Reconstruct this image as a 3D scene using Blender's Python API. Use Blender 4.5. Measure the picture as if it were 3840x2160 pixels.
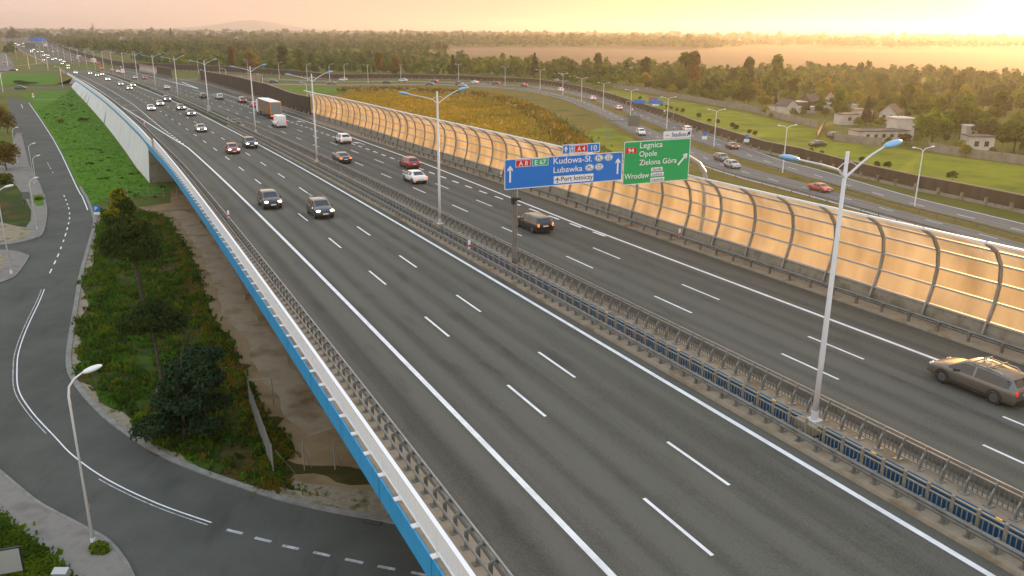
import bpy, bmesh, math, random
import numpy as np
from mathutils import Vector, Matrix

for _o in list(bpy.data.objects): bpy.data.objects.remove(_o)
SC = bpy.context.scene
COL = SC.collection
R = math.radians
random.seed(7)
RNG = np.random.default_rng(11)

# ------------------------------------------------------------------ camera, sky, sun, exposure
W0, H0, FPX, V0, ROLL = 3840.0, 2160.0, 3072.69, 122.63, -0.00605   # measured from the photograph
CAMZ = 25.0
PIT = math.atan((H0/2-V0)/FPX)
cs, sn = math.cos(ROLL), math.sin(ROLL); cp, sp = math.cos(PIT), math.sin(PIT)
fwd = Vector((0, cp, -sp)); dwn = Vector((0, -sp, -cp)); rgt = Vector((1, 0, 0))
cx_ = rgt*cs + dwn*sn; cy_ = rgt*sn - dwn*cs
cam_d = bpy.data.cameras.new('camera'); cam = bpy.data.objects.new('camera', cam_d); COL.objects.link(cam)
cam.matrix_world = Matrix(((cx_.x, cy_.x, -fwd.x, 0), (cx_.y, cy_.y, -fwd.y, 0), (cx_.z, cy_.z, -fwd.z, CAMZ), (0, 0, 0, 1)))
cam_d.sensor_width = 36.0; cam_d.lens = 36.0*FPX/W0; cam_d.clip_start = 0.5; cam_d.clip_end = 80000
SC.camera = cam

SUN_AZ, SUN_EL = R(31.5), R(3.2)
world = bpy.data.worlds.new('World'); SC.world = world; world.use_nodes = True
nt = world.node_tree; nt.nodes.clear()
def wn(t, **k):
    n = nt.nodes.new(t)
    for a, b in k.items(): setattr(n, a, b)
    return n
def wl(a, b): nt.links.new(a, b)
SKY_STR = 0.10
sky = wn('ShaderNodeTexSky', sky_type='NISHITA'); sky.sun_disc = False
sky.sun_elevation = SUN_EL; sky.sun_rotation = SUN_AZ
sky.air_density = 1.0; sky.dust_density = 3.0; sky.ozone_density = 1.0; sky.altitude = 100
bg = wn('ShaderNodeBackground'); bg.inputs['Strength'].default_value = SKY_STR
wo = wn('ShaderNodeOutputWorld')
# thin evening veil: brighter, paler air low over the horizon and round the sun
tc = wn('ShaderNodeTexCoord'); sep = wn('ShaderNodeSeparateXYZ'); wl(tc.outputs['Generated'], sep.inputs[0])
elev = wn('ShaderNodeMapRange'); elev.inputs['From Min'].default_value = -0.02; elev.inputs['From Max'].default_value = 0.9
elev.clamp = True; wl(sep.outputs['Z'], elev.inputs['Value'])
ramp = wn('ShaderNodeValToRGB'); wl(elev.outputs[0], ramp.inputs[0])
e = ramp.color_ramp.elements; e[0].position = 0.0; e[0].color = (4.7, 3.4, 3.0, 1); e[1].position = 1.0; e[1].color = (3.5, 4.2, 5.3, 1)
for p_, c_ in ((0.065, (4.2, 3.0, 2.68, 1)), (0.16, (6.9, 5.7, 4.6, 1)), (0.45, (5.8, 5.9, 5.9, 1))):
    q_ = ramp.color_ramp.elements.new(p_); q_.color = c_
sd = (math.sin(SUN_AZ)*math.cos(SUN_EL), math.cos(SUN_AZ)*math.cos(SUN_EL), math.sin(SUN_EL))
dot = wn('ShaderNodeVectorMath', operation='DOT_PRODUCT'); nrm = wn('ShaderNodeVectorMath', operation='NORMALIZE')
wl(tc.outputs['Generated'], nrm.inputs[0]); wl(nrm.outputs[0], dot.inputs[0]); dot.inputs[1].default_value = sd
def powglow(p, col):
    m = wn('ShaderNodeMath', operation='MAXIMUM'); m.inputs[1].default_value = 0.0; wl(dot.outputs['Value'], m.inputs[0])
    q = wn('ShaderNodeMath', operation='POWER'); q.inputs[1].default_value = p; wl(m.outputs[0], q.inputs[0])
    s = wn('ShaderNodeVectorMath', operation='SCALE'); s.inputs[0].default_value = col; wl(q.outputs[0], s.inputs['Scale'])
    return s.outputs[0]
def vadd(a, b):
    s = wn('ShaderNodeVectorMath', operation='ADD'); wl(a, s.inputs[0]); wl(b, s.inputs[1]); return s.outputs[0]
az = wn('ShaderNodeMapRange'); az.inputs['From Min'].default_value = .45; az.inputs['From Max'].default_value = .93; wl(dot.outputs['Value'], az.inputs['Value'])
warm = wn('ShaderNodeVectorMath', operation='MULTIPLY'); wl(ramp.outputs[0], warm.inputs[0]); warm.inputs[1].default_value = (.98, .85, .62)
mixw = wn('ShaderNodeMix', data_type='VECTOR'); wl(az.outputs[0], mixw.inputs[0]); wl(ramp.outputs[0], mixw.inputs[4]); wl(warm.outputs[0], mixw.inputs[5])
nsk = wn('ShaderNodeVectorMath', operation='SCALE'); wl(sky.outputs[0], nsk.inputs[0]); nsk.inputs['Scale'].default_value = .18
tot = vadd(nsk.outputs[0], mixw.outputs[1])
for p_, c_ in ((220, (1.2, 1.1, .6)), (1200, (9, 9, 7.5))): tot = vadd(tot, powglow(p_, c_))
wl(tot, bg.inputs['Color']); wl(bg.outputs[0], wo.inputs['Surface'])

sun_d = bpy.data.lights.new('sun', 'SUN'); sun = bpy.data.objects.new('sun', sun_d); COL.objects.link(sun)
sun_d.energy = 4.6; sun_d.angle = R(1.5); sun_d.color = (1.0, 0.54, 0.20)
sun.rotation_euler = Vector(sd).to_track_quat('Z', 'Y').to_euler()

SC.view_settings.view_transform = 'Standard'; SC.view_settings.look = 'None'
SC.view_settings.exposure = 1.18; SC.view_settings.gamma = 1.0; SC.view_settings.use_curve_mapping = False
SC.render.engine = 'CYCLES'
SC.cycles.max_bounces = 6; SC.cycles.diffuse_bounces = 2; SC.cycles.glossy_bounces = 2; SC.cycles.transmission_bounces = 3
SC.cycles.transparent_max_bounces = 8; SC.cycles.volume_bounces = 0
SC.cycles.use_denoising = True

# ------------------------------------------------------------------ geometry helpers
KN = np.array([-40, 20, 60, 100, 140, 180, 220, 270, 330, 400, 500, 620, 760, 900, 1050, 1250, 1500.])
TH = np.array([.43822, .45082, .4636, .46958, .47877, .48803, .4963, .50487, .51012, .51648, .53002, .55407, .57391, .56452, .56564, .5931, .63233])
SL = np.array([-.02308, -.01477, -.00855, -.01133, -.0136, -.01144, -.00831, -.01379, -.01603, -.01251, -.01469, -.01898, .01502, .00357, .03187, .02574, -.01])
SS = np.arange(-60, 1601, 1.0)
_th = np.interp(SS, KN, TH); _sl = np.interp(SS, KN, SL)
_tm = (_th[1:]+_th[:-1])/2
_x = np.concatenate([[0], np.cumsum(-np.sin(_tm))]); _y = np.concatenate([[0], np.cumsum(np.cos(_tm))]); _z = np.concatenate([[0], np.cumsum((_sl[1:]+_sl[:-1])/2)])
_x += 15.58126-_x[60]; _y += 5.61996-_y[60]; _z += CAMZ-16.52105-_z[60]
def th(s): return float(np.interp(s, SS, _th))
def fr(s, o=0.0, dz=0.0):                         # station, offset across the motorway, height over the deck -> world
    t = np.interp(s, SS, _th)
    return (float(np.interp(s, SS, _x)+o*math.cos(t)), float(np.interp(s, SS, _y)+o*math.sin(t)), float(np.interp(s, SS, _z)+dz))
def ray(u, v):
    x, y = u-W0/2, v-H0/2
    x, y = (cs*x-sn*y)/FPX, (sn*x+cs*y)/FPX
    return Vector((x, cp-y*sp, -sp-y*cp))
def gp(u, v, z=0.0):                              # survey of the photograph: where that sight line meets height z
    r = ray(u, v); k = (z-CAMZ)/r.z
    return (r.x*k, r.y*k, z)
def deck(u, v, dz=0.0):
    r = ray(u, v); z = -17.0
    for _ in range(50):
        X = r*(z/r.z); i = int(np.argmin((_x-X.x)**2+(_y-X.y)**2))
        z += (dz-(X.z-(_z[i]-CAMZ)))*.7
    return float(SS[i]), float((X.x-_x[i])*math.cos(_th[i])+(X.y-_y[i])*math.sin(_th[i]))
def vh(b, tv):                                    # height of a vertical thing standing at ground pixel b whose top shows at row tv
    X = Vector(gp(*b)); lo, hi = 0.0, 60.0
    for _ in range(40):
        m = (lo+hi)/2; q = X+Vector((0, 0, m-CAMZ)); a = q.dot(dwn)/q.dot(fwd)*FPX+H0/2
        if a > tv: lo = m
        else: hi = m
    return m

class MB:
    def __init__(s): s.v = []; s.f = []; s.uv = None; s.mi = []
    def vert(s, p, uv=None):
        s.v.append(tuple(p))
        if uv is not None:
            if s.uv is None: s.uv = {}
            s.uv[len(s.v)-1] = uv
        return len(s.v)-1
    def face(s, idx, m=0): s.f.append(tuple(idx)); s.mi.append(m)
    def poly(s, pts, m=0, uvs=None): s.face([s.vert(p, uvs[i] if uvs else None) for i, p in enumerate(pts)], m)
    def box(s, c, d, rz=0.0, m=0, rx=0.0, ry=0.0, taper=1.0):
        M_ = Matrix.Translation(c) @ Matrix.Rotation(rz, 4, 'Z') @ Matrix.Rotation(ry, 4, 'Y') @ Matrix.Rotation(rx, 4, 'X')
        b = []
        for z in (-.5, .5):
            k = taper if z > 0 else 1.0
            for x, y in ((-.5, -.5), (.5, -.5), (.5, .5), (-.5, .5)): b.append(s.vert(M_ @ Vector((x*d[0]*k, y*d[1]*k, z*d[2]))))
        for q in ((3, 2, 1, 0), (4, 5, 6, 7), (0, 1, 5, 4), (1, 2, 6, 5), (2, 3, 7, 6), (3, 0, 4, 7)): s.face([b[i] for i in q], m)
    def tube(s, pts, r, n=8, m=0, cap=True):
        pts = [Vector(p) for p in pts]; k = len(pts); rings = []
        rr = r if isinstance(r, (list, tuple)) else [r]*k
        for i, p in enumerate(pts):
            d = (pts[min(i+1, k-1)]-pts[max(i-1, 0)]); d = d.normalized() if d.length else Vector((0, 0, 1))
            a = d.cross(Vector((0, 0, 1)));  a = a.normalized() if a.length > 1e-3 else Vector((1, 0, 0)); b = d.cross(a)
            rings.append([s.vert(p+(a*math.cos(2*math.pi*j/n)+b*math.sin(2*math.pi*j/n))*rr[i]) for j in range(n)])
        for i in range(k-1):
            for j in range(n): s.face((rings[i][j], rings[i][(j+1) % n], rings[i+1][(j+1) % n], rings[i+1][j]), m)
        if cap: s.face(rings[0][::-1], m); s.face(rings[-1], m)
    def ell(s, c, r, n=10, k=6, m=0, M_=None):
        M_ = M_ or Matrix.Identity(3); rows = []
        for i in range(k+1):
            a = -math.pi/2+math.pi*i/k; w = max(math.cos(a), .02)
            rows.append([s.vert(Vector(c)+M_ @ Vector((r[0]*w*math.cos(2*math.pi*j/n), r[1]*w*math.sin(2*math.pi*j/n), r[2]*math.sin(a)))) for j in range(n)])
        for i in range(k):
            for j in range(n): s.face((rows[i][j], rows[i][(j+1) % n], rows[i+1][(j+1) % n], rows[i+1][j]), m)
    def prism(s, pts, z0, z1, m=0):
        a = [s.vert((p[0], p[1], z0)) for p in pts]; b = [s.vert((p[0], p[1], z1)) for p in pts]; n = len(pts)
        s.face(b, m)
        for i in range(n): s.face((a[i], a[(i+1) % n], b[(i+1) % n], b[i]), m)
    def sweep(s, path, prof, m=0, closed=False, lat=None, uv=False, caps=False):
        """prof: list of (offset, height) swept along path of (x,y,z); offset to the right of travel"""
        P = [Vector(p) for p in path]; rows = []; L = 0.0
        for i, p in enumerate(P):
            d = P[min(i+1, len(P)-1)]-P[max(i-1, 0)]; d.z = 0; d.normalize(); n_ = Vector((d.y, -d.x, 0))
            if i: L += (P[i]-P[i-1]).length
            pr = prof(i, L) if callable(prof) else prof
            rows.append([s.vert(p+n_*o+Vector((0, 0, h)), (L, o) if uv else None) for o, h in pr])
        k = len(rows[0])
        for i in range(len(rows)-1):
            for j in range(k if closed else k-1): s.face((rows[i][j], rows[i][(j+1) % k], rows[i+1][(j+1) % k], rows[i+1][j]), m)
        if caps: s.face(rows[0][::-1], m); s.face(rows[-1], m)
    def ribbon(s, sa, sb, prof, step=4.0, m=0, closed=False, uv=True):
        """prof(s) or list of (o, dz) swept along the motorway"""
        n = max(1, int(math.ceil(abs(sb-sa)/step))); rows = []
        for i in range(n+1):
            q = sa+(sb-sa)*i/n; pr = prof(q) if callable(prof) else prof
            rows.append([s.vert(fr(q, o, h), (q, o) if uv else None) for o, h in pr])
        k = len(rows[0])
        for i in range(n):
            for j in range(k if closed else k-1): s.face((rows[i][j], rows[i][(j+1) % k], rows[i+1][(j+1) % k], rows[i+1][j]), m)
        if closed: s.face(rows[0][::-1], m); s.face(rows[-1], m)
    def build(s, name, mats, parent=None, smooth=False, fix=True):
        me = bpy.data.meshes.new(name); me.from_pydata(s.v, [], s.f)
        for x in (mats if isinstance(mats, (list, tuple)) else [mats]): me.materials.append(x)
        if any(s.mi): me.polygons.foreach_set('material_index', s.mi)
        if s.uv is not None:
            ul = me.uv_layers.new(name='UVMap'); vi = np.zeros(len(me.loops), int); me.loops.foreach_get('vertex_index', vi)
            a = np.zeros((len(s.v), 2)); 
            for k, q in s.uv.items(): a[k] = q
            ul.data.foreach_set('uv', a[vi].ravel())
        if fix:
            bm = bmesh.new(); bm.from_mesh(me); bmesh.ops.recalc_face_normals(bm, faces=bm.faces); bm.to_mesh(me); bm.free()
        if smooth: me.polygons.foreach_set('use_smooth', [True]*len(me.polygons))
        me.update()
        o = bpy.data.objects.new(name, me); COL.objects.link(o)
        if parent is not None: o.parent = parent
        return o

def tag(o, label=None, cat=None, group=None, kind=None):
    if label: o['label'] = label
    if cat: o['category'] = cat
    if group: o['group'] = group
    if kind: o['kind'] = kind
    return o
def empty(name, loc=(0, 0, 0), rz=0.0, label=None, cat=None, group=None):
    o = bpy.data.objects.new(name, None); COL.objects.link(o); o.location = loc; o.rotation_euler = (0, 0, rz); o.empty_display_size = .3
    return tag(o, label, cat, group)
def struct(mb, name, mats, smooth=False, kind='structure'):
    return tag(mb.build(name, mats, smooth=smooth), kind=kind)
def inst(ob, parent, loc=None, rz=None, scale=None):
    c = ob.copy(); COL.objects.link(c); c.parent = parent
    if loc is not None: c.location = loc
    if rz is not None: c.rotation_euler = (0, 0, rz)
    if scale is not None: c.scale = scale
    return c
def copy_tree(o, loc, rz, label=None, paint=None, scale=None):
    r = o.copy(); COL.objects.link(r); r.location = loc; r.rotation_euler = (0, 0, rz)
    if scale: r.scale = scale
    if label: r['label'] = label
    for ch in o.children:
        c = ch.copy(); COL.objects.link(c); c.parent = r
        for g in ch.children:
            d = g.copy(); COL.objects.link(d); d.parent = c
    return r

# ------------------------------------------------------------------ materials
def M(name, col, rough=.75, metal=0.0, col2=None, scale=1.0, detail=4.0, bump=0.0, bscale=None, emit=None, estr=0.0, spec=None, coat=0.0, stretch=None, ramp=(.35, .65), rnd=0.0):
    m = bpy.data.materials.new(name); m.use_nodes = True; t = m.node_tree; b = t.nodes['Principled BSDF']
    b.inputs['Base Color'].default_value = (*col, 1); b.inputs['Roughness'].default_value = rough; b.inputs['Metallic'].default_value = metal
    if spec is not None: b.inputs['Specular IOR Level'].default_value = spec
    if coat: b.inputs['Coat Weight'].default_value = coat; b.inputs['Coat Roughness'].default_value = .05
    if emit: b.inputs['Emission Color'].default_value = (*emit, 1); b.inputs['Emission Strength'].default_value = estr
    if col2 or bump:
        g = t.nodes.new('ShaderNodeNewGeometry'); vec = g.outputs['Position']
        if stretch:
            mp = t.nodes.new('ShaderNodeMapping'); mp.inputs['Scale'].default_value = stretch; t.links.new(vec, mp.inputs[0]); vec = mp.outputs[0]
        n = t.nodes.new('ShaderNodeTexNoise'); n.inputs['Scale'].default_value = scale; n.inputs['Detail'].default_value = detail; n.inputs['Roughness'].default_value = .6
        t.links.new(vec, n.inputs['Vector'])
        if col2:
            cols = [col, col2] if not isinstance(col2[0], (tuple, list)) else [col, *col2]
            r = t.nodes.new('ShaderNodeValToRGB'); el = r.color_ramp.elements
            el[0].position = ramp[0]; el[0].color = (*cols[0], 1); el[1].position = ramp[1]; el[1].color = (*cols[-1], 1)
            for i, c in enumerate(cols[1:-1]):
                q = el.new(ramp[0]+(ramp[1]-ramp[0])*(i+1)/(len(cols)-1)); q.color = (*c, 1)
            t.links.new(n.outputs['Fac'], r.inputs[0]); out = r.outputs[0]
            if rnd:
                oi = t.nodes.new('ShaderNodeObjectInfo'); hs = t.nodes.new('ShaderNodeHueSaturation')
                mr = t.nodes.new('ShaderNodeMapRange'); mr.inputs['To Min'].default_value = 1-rnd; mr.inputs['To Max'].default_value = 1+rnd
                t.links.new(oi.outputs['Random'], mr.inputs[0]); t.links.new(mr.outputs[0], hs.inputs['Value']); t.links.new(out, hs.inputs['Color']); out = hs.outputs[0]
            t.links.new(out, b.inputs['Base Color'])
        if bump:
            n2 = n
            if bscale:
                n2 = t.nodes.new('ShaderNodeTexNoise'); n2.inputs['Scale'].default_value = bscale; n2.inputs['Detail'].default_value = 5; t.links.new(vec, n2.inputs['Vector'])
            bp = t.nodes.new('ShaderNodeBump'); bp.inputs['Strength'].default_value = bump; bp.inputs['Distance'].default_value = .05
            t.links.new(n2.outputs['Fac'], bp.inputs['Height']); t.links.new(bp.outputs[0], b.inputs['Normal'])
    return m
def asphalt(name, base, light, rough=.62, lane=3.65, iso=False):
    m = M(name, base, .85, spec=.12); t = m.node_tree; b = t.nodes['Principled BSDF']
    uv = t.nodes.new('ShaderNodeUVMap'); uv.uv_map = 'UVMap'
    def noise(sx, sy, sc, det=3):
        mp = t.nodes.new('ShaderNodeMapping'); mp.inputs['Scale'].default_value = (sx, sy, 1); t.links.new(uv.outputs[0], mp.inputs[0])
        n = t.nodes.new('ShaderNodeTexNoise'); n.inputs['Scale'].default_value = sc; n.inputs['Detail'].default_value = det; t.links.new(mp.outputs[0], n.inputs['Vector']); return n.outputs['Fac']
    a = noise(.16, .16, 1.0, 5) if iso else noise(.012, .9, 1.0); c = noise(.05, .3, 1.0) if not iso else noise(.6, .6, 1.0); gsp = t.nodes.new('ShaderNodeTexNoise'); gsp.inputs['Scale'].default_value = 14; gsp.inputs['Detail'].default_value = 5
    gg = t.nodes.new('ShaderNodeNewGeometry'); t.links.new(gg.outputs['Position'], gsp.inputs['Vector'])
    sx = t.nodes.new('ShaderNodeSeparateXYZ'); t.links.new(uv.outputs[0], sx.inputs[0])
    # wheel tracks: two paler bands in every lane
    w1 = t.nodes.new('ShaderNodeMath'); w1.operation = 'MULTIPLY'; w1.inputs[1].default_value = 4*math.pi/lane; t.links.new(sx.outputs['Y'], w1.inputs[0])
    w2 = t.nodes.new('ShaderNodeMath'); w2.operation = 'COSINE'; t.links.new(w1.outputs[0], w2.inputs[0])
    def mad(x, k, y):
        q = t.nodes.new('ShaderNodeMath'); q.operation = 'MULTIPLY_ADD'; t.links.new(x, q.inputs[0]); q.inputs[1].default_value = k
        if isinstance(y, float): q.inputs[2].default_value = y
        else: t.links.new(y, q.inputs[2])
        return q.outputs[0]
    f = mad(w2.outputs[0], 0.0 if iso else -.12, -.68); f = mad(a, 1.15, f); f = mad(c, .45, f); st_ = noise(.22, .8, 1.0, 6); sr = t.nodes.new('ShaderNodeMapRange'); sr.inputs['From Min'].default_value = .56; sr.inputs['From Max'].default_value = .72; t.links.new(st_, sr.inputs[0]); f = mad(sr.outputs[0], -.22, f)
    wv = t.nodes.new('ShaderNodeTexWhiteNoise'); wv.noise_dimensions = '2D'; wm = t.nodes.new('ShaderNodeMapping'); wm.inputs['Scale'].default_value = (1/43, 1/lane, 1); t.links.new(uv.outputs[0], wm.inputs[0]); wf2 = t.nodes.new('ShaderNodeVectorMath'); wf2.operation = 'FLOOR'; t.links.new(wm.outputs[0], wf2.inputs[0]); t.links.new(wf2.outputs[0], wv.inputs['Vector']); f = mad(wv.outputs['Value'], 0.0 if iso else .08, f)
    f = mad(gsp.outputs['Fac'], 1.05, f)
    r = t.nodes.new('ShaderNodeValToRGB'); r.color_ramp.elements[0].position = .25; r.color_ramp.elements[0].color = (*base, 1)
    r.color_ramp.elements[1].position = .85; r.color_ramp.elements[1].color = (*light, 1)
    t.links.new(f, r.inputs[0]); t.links.new(r.outputs[0], b.inputs['Base Color'])
    bp = t.nodes.new('ShaderNodeBump'); bp.inputs['Strength'].default_value = .15; bp.inputs['Distance'].default_value = .02
    t.links.new(gsp.outputs['Fac'], bp.inputs['Height']); t.links.new(bp.outputs[0], b.inputs['Normal'])
    return m
def foliage(name, c1, c2, c3, trans=.45, scale=.35):
    m = M(name, c1, .85, col2=[c2, c3], scale=scale, detail=3, ramp=(.32, .68), rnd=.22, spec=.2); t = m.node_tree; b = t.nodes['Principled BSDF']
    tr = t.nodes.new('ShaderNodeBsdfTranslucent'); mx = t.nodes.new('ShaderNodeMixShader'); mx.inputs[0].default_value = trans
    src = b.inputs['Base Color'].links[0].from_socket; hs = t.nodes.new('ShaderNodeHueSaturation'); hs.inputs['Value'].default_value = 1.5; t.links.new(src, hs.inputs['Color']); t.links.new(hs.outputs[0], tr.inputs['Color'])
    out = [n for n in t.nodes if n.type == 'OUTPUT_MATERIAL'][0]
    t.links.new(b.outputs[0], mx.inputs[1]); t.links.new(tr.outputs[0], mx.inputs[2]); t.links.new(mx.outputs[0], out.inputs['Surface'])
    return m
def panel_mat(name):
    m = bpy.data.materials.new(name); m.use_nodes = True; t = m.node_tree; t.nodes.clear()
    out = t.nodes.new('ShaderNodeOutputMaterial'); g = t.nodes.new('ShaderNodeNewGeometry')
    n = t.nodes.new('ShaderNodeTexNoise'); n.inputs['Scale'].default_value = .55; n.inputs['Detail'].default_value = 5
    mp = t.nodes.new('ShaderNodeMapping'); mp.inputs['Scale'].default_value = (1, 1, .35); t.links.new(g.outputs['Position'], mp.inputs[0]); t.links.new(mp.outputs[0], n.inputs['Vector'])
    r = t.nodes.new('ShaderNodeValToRGB'); r.color_ramp.elements[0].color = (.36, .28, .20, 1); r.color_ramp.elements[1].color = (.70, .60, .47, 1); r.color_ramp.elements[0].position = .3; r.color_ramp.elements[1].position = .7  # blotches stand in for stains plus painted reflections and trees showing through
    t.links.new(n.outputs['Fac'], r.inputs[0])
    tl = t.nodes.new('ShaderNodeBsdfTranslucent'); df = t.nodes.new('ShaderNodeBsdfDiffuse'); tp = t.nodes.new('ShaderNodeBsdfTransparent'); gl = t.nodes.new('ShaderNodeBsdfGlossy')
    tp.inputs['Color'].default_value = (.92, .84, .74, 1); gl.inputs['Roughness'].default_value = .25
    t.links.new(r.outputs[0], tl.inputs['Color']); t.links.new(r.outputs[0], df.inputs['Color'])
    def mix(a, b, f):
        q = t.nodes.new('ShaderNodeMixShader'); q.inputs[0].default_value = f; t.links.new(a, q.inputs[1]); t.links.new(b, q.inputs[2]); return q.outputs[0]
    s = mix(tl.outputs[0], df.outputs[0], .15); s = mix(s, tp.outputs[0], .46); s = mix(s, gl.outputs[0], .07)
    t.links.new(s, out.inputs['Surface']); return m

MT = {}
MT['asph'] = asphalt('asphalt', (.064, .062, .051), (.126, .120, .099))
MT['asph2'] = asphalt('ramp_asphalt', (.11, .105, .10), (.19, .18, .165))
MT['asph3'] = asphalt('street_asphalt', (.062, .064, .054), (.104, .104, .088), lane=3.4, iso=True)
MT['paint'] = M('road_paint', (.80, .80, .80), .6, col2=(.60, .60, .60), scale=1.3, ramp=(.4, .75))
MT['paintw'] = M('worn_paint', (.55, .55, .54), .7, col2=(.20, .20, .20), scale=2.5, ramp=(.35, .7))
MT['conc'] = M('concrete', (.22, .20, .15), .85, spec=.12, col2=[(.27, .245, .19), (.17, .15, .105)], scale=.9, bump=.2, bscale=6)
MT['walk'] = M('walkway_concrete', (.27, .225, .165), .9, spec=.12, col2=[(.32, .27, .20), (.22, .17, .11)], scale=.6, bump=.15, bscale=8)
MT['wall'] = M('pale_wall', (.58, .60, .57), .8, spec=.12, col2=[(.66, .67, .64), (.42, .41, .37)], scale=.35, ramp=(.25, .8), stretch=(1, 1, .25), bump=.1, bscale=3)
MT['under'] = M('soffit_concrete', (.22, .20, .17), .9)
MT['white'] = M('white_paint', (.80, .82, .84), .5)
MT['blue'] = M('blue_fascia', (.016, .24, .50), .55, col2=[(.03, .31, .60), (.02, .20, .40)], scale=1.6, detail=6, ramp=(.3, .75), stretch=(1, 1, .12))
MT['blued'] = M('gap_shade_and_joint_blue', (.008, .10, .21), .6, spec=.2)  # fascia blue darkened to put the gap's shade into the colour; also fascia joints
MT['galv'] = M('galvanised', (.33, .33, .31), .5, metal=.5, col2=(.24, .24, .22), scale=2)
MT['galvd'] = M('dull_steel', (.20, .195, .175), .6, metal=.3, col2=(.14, .135, .12), scale=2)
MT['tan'] = M('dull_galvanised_tan', (.30, .27, .21), .6, metal=.2, col2=(.22, .195, .15), scale=2)
MT['grey'] = M('grey_steel', (.45, .45, .44), .45, metal=.3)
MT['lamp'] = M('lamp_pole', (.62, .62, .62), .45)
MT['lamph'] = M('lamp_head_blue', (.22, .45, .68), .35)
MT['lampw'] = M('lamp_head_white', (.75, .75, .76), .4)
MT['barr'] = M('dark_noise_wall', (.060, .046, .034), .95, spec=.12, col2=(.085, .066, .05), scale=.8, stretch=(1, 1, .2))
MT['barrt'] = M('wall_capping', (.30, .26, .21), .8, spec=.12)
MT['pink'] = M('tan_noise_wall', (.42, .32, .24), .9, spec=.12, col2=(.30, .22, .16), scale=.5, stretch=(1, 1, .15))
MT['panel'] = panel_mat('milky_panel')
MT['palep'] = M('pale_panel', (.55, .47, .40), .7, col2=(.42, .35, .29), scale=.4)
MT['signb'] = M('sign_blue', (.002, .17, .60), .45); MT['signg'] = M('sign_green', (.001, .36, .10), .45)
MT['signw'] = M('sign_white', (.80, .80, .80), .45); MT['signr'] = M('sign_red', (.62, .012, .015), .45); MT['signe'] = M('sign_lightgreen', (.01, .40, .18), .45)
MT['signk'] = M('sign_ink', (.03, .05, .12), .5); MT['signback'] = M('sign_back', (.16, .17, .16), .6, metal=.3)
MT['yellow'] = M('yellow_mark', (.80, .42, .02), .5); MT['red'] = M('red_mark', (.65, .02, .02), .5); MT['orange'] = M('orange_mark', (.8, .25, .02), .5)
MT['tyre'] = M('tyre', (.018, .018, .018), .85); MT['rim'] = M('wheel_rim', (.12, .12, .125), .4, metal=.5)
MT['glass'] = M('car_glass', (.018, .022, .024), .06, spec=.8); MT['trim'] = M('black_trim', (.02, .02, .02), .55)
MT['plate'] = M('number_plate', (.75, .75, .73), .5)
MT['hl_on'] = M('headlight_lit', (.9, .9, .85), .3, emit=(1, .90, .66), estr=9); MT['hl_on2'] = M('headlight_lit_far', (.9, .9, .85), .3, emit=(1, .88, .58), estr=8)
MT['hl_off'] = M('headlight', (.55, .56, .58), .12, metal=.3)
MT['tl'] = M('taillight', (.45, .012, .008), .25, emit=(1, .03, .01), estr=.25); MT['tl_on'] = M('brake_light', (.6, .02, .01), .25, emit=(1, .06, .015), estr=3.5)
PAINT = {}
for n_, c_ in dict(black=(.008, .008, .009), darkgrey=(.035, .038, .042), grey=(.10, .105, .11), silver=(.42, .43, .45), white=(.74, .75, .76), red=(.33, .014, .012), darkred=(.16, .012, .012), beige=(.30, .27, .21), blue=(.06, .12, .25), taupe=(.14, .125, .105), green=(.02, .09, .085), yellow=(.6, .38, .04), bright_red=(.55, .03, .012)).items():
    PAINT[n_] = M('paint_'+n_, c_, .32, metal=.35 if n_ in ('silver', 'grey', 'taupe', 'beige', 'blue') else 0, coat=.9)
MT['lawn'] = M('lawn_grass', (.042, .140, .003), .95, spec=.12, col2=[(.075, .175, .005), (.030, .095, .004)], scale=.18, detail=8, ramp=(.3, .7), bump=.6, bscale=2.5)
MT['meadow'] = M('meadow_grass', (.135, .175, .008), .95, spec=.12, col2=[(.20, .22, .010), (.15, .16, .012), (.07, .115, .006)], scale=.09, detail=8, ramp=(.3, .7), bump=.5, bscale=2)
MT['strip'] = M('weedy_grass', (.030, .062, .006), .95, spec=.12, col2=[(.055, .085, .007), (.022, .045, .006), (.085, .055, .016), (.11, .08, .035)], scale=.22, detail=8, ramp=(.25, .78), bump=.8, bscale=3)
MT['rust'] = M('dry_weeds', (.065, .042, .013), .95, spec=.12, col2=[(.045, .045, .010), (.10, .060, .022)], scale=.5, detail=8, bump=.8, bscale=3)
MT['dirt'] = M('dirt_track', (.20, .13, .062), .95, spec=.12, col2=[(.29, .205, .11), (.115, .068, .030)], scale=.16, detail=8, ramp=(.3, .7), bump=.4, bscale=4)
MT['track'] = M('worn_track', (.25, .185, .11), .95, spec=.12, col2=[(.34, .27, .18), (.17, .11, .052)], scale=.25, detail=8, ramp=(.3, .7), bump=.3, bscale=5)
MT['sand'] = M('sandy_verge', (.22, .18, .12), .95, spec=.12, col2=[(.30, .25, .17), (.10, .085, .035)], scale=.9, detail=8, bump=.5, bscale=5)
MT['pave'] = M('paving', (.20, .182, .16), .9, spec=.12, col2=[(.23, .21, .182), (.165, .15, .132)], scale=.5, bump=.2, bscale=9)
MT['kerb'] = M('kerb_stone', (.26, .25, .225), .9, spec=.12, col2=(.19, .18, .155), scale=1.5)
MT['ground'] = M('open_ground', (.085, .105, .014), .95, spec=.12, col2=[(.12, .12, .02), (.055, .08, .010)], scale=.02, detail=8, ramp=(.3, .7))
MT['reed'] = M('reed_field', (.36, .22, .020), .95, spec=.12, col2=[(.46, .28, .03), (.28, .19, .018), (.16, .16, .015)], scale=.035, detail=10, ramp=(.28, .75), stretch=(.5, 1, 1), bump=.8, bscale=1.5)
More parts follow.
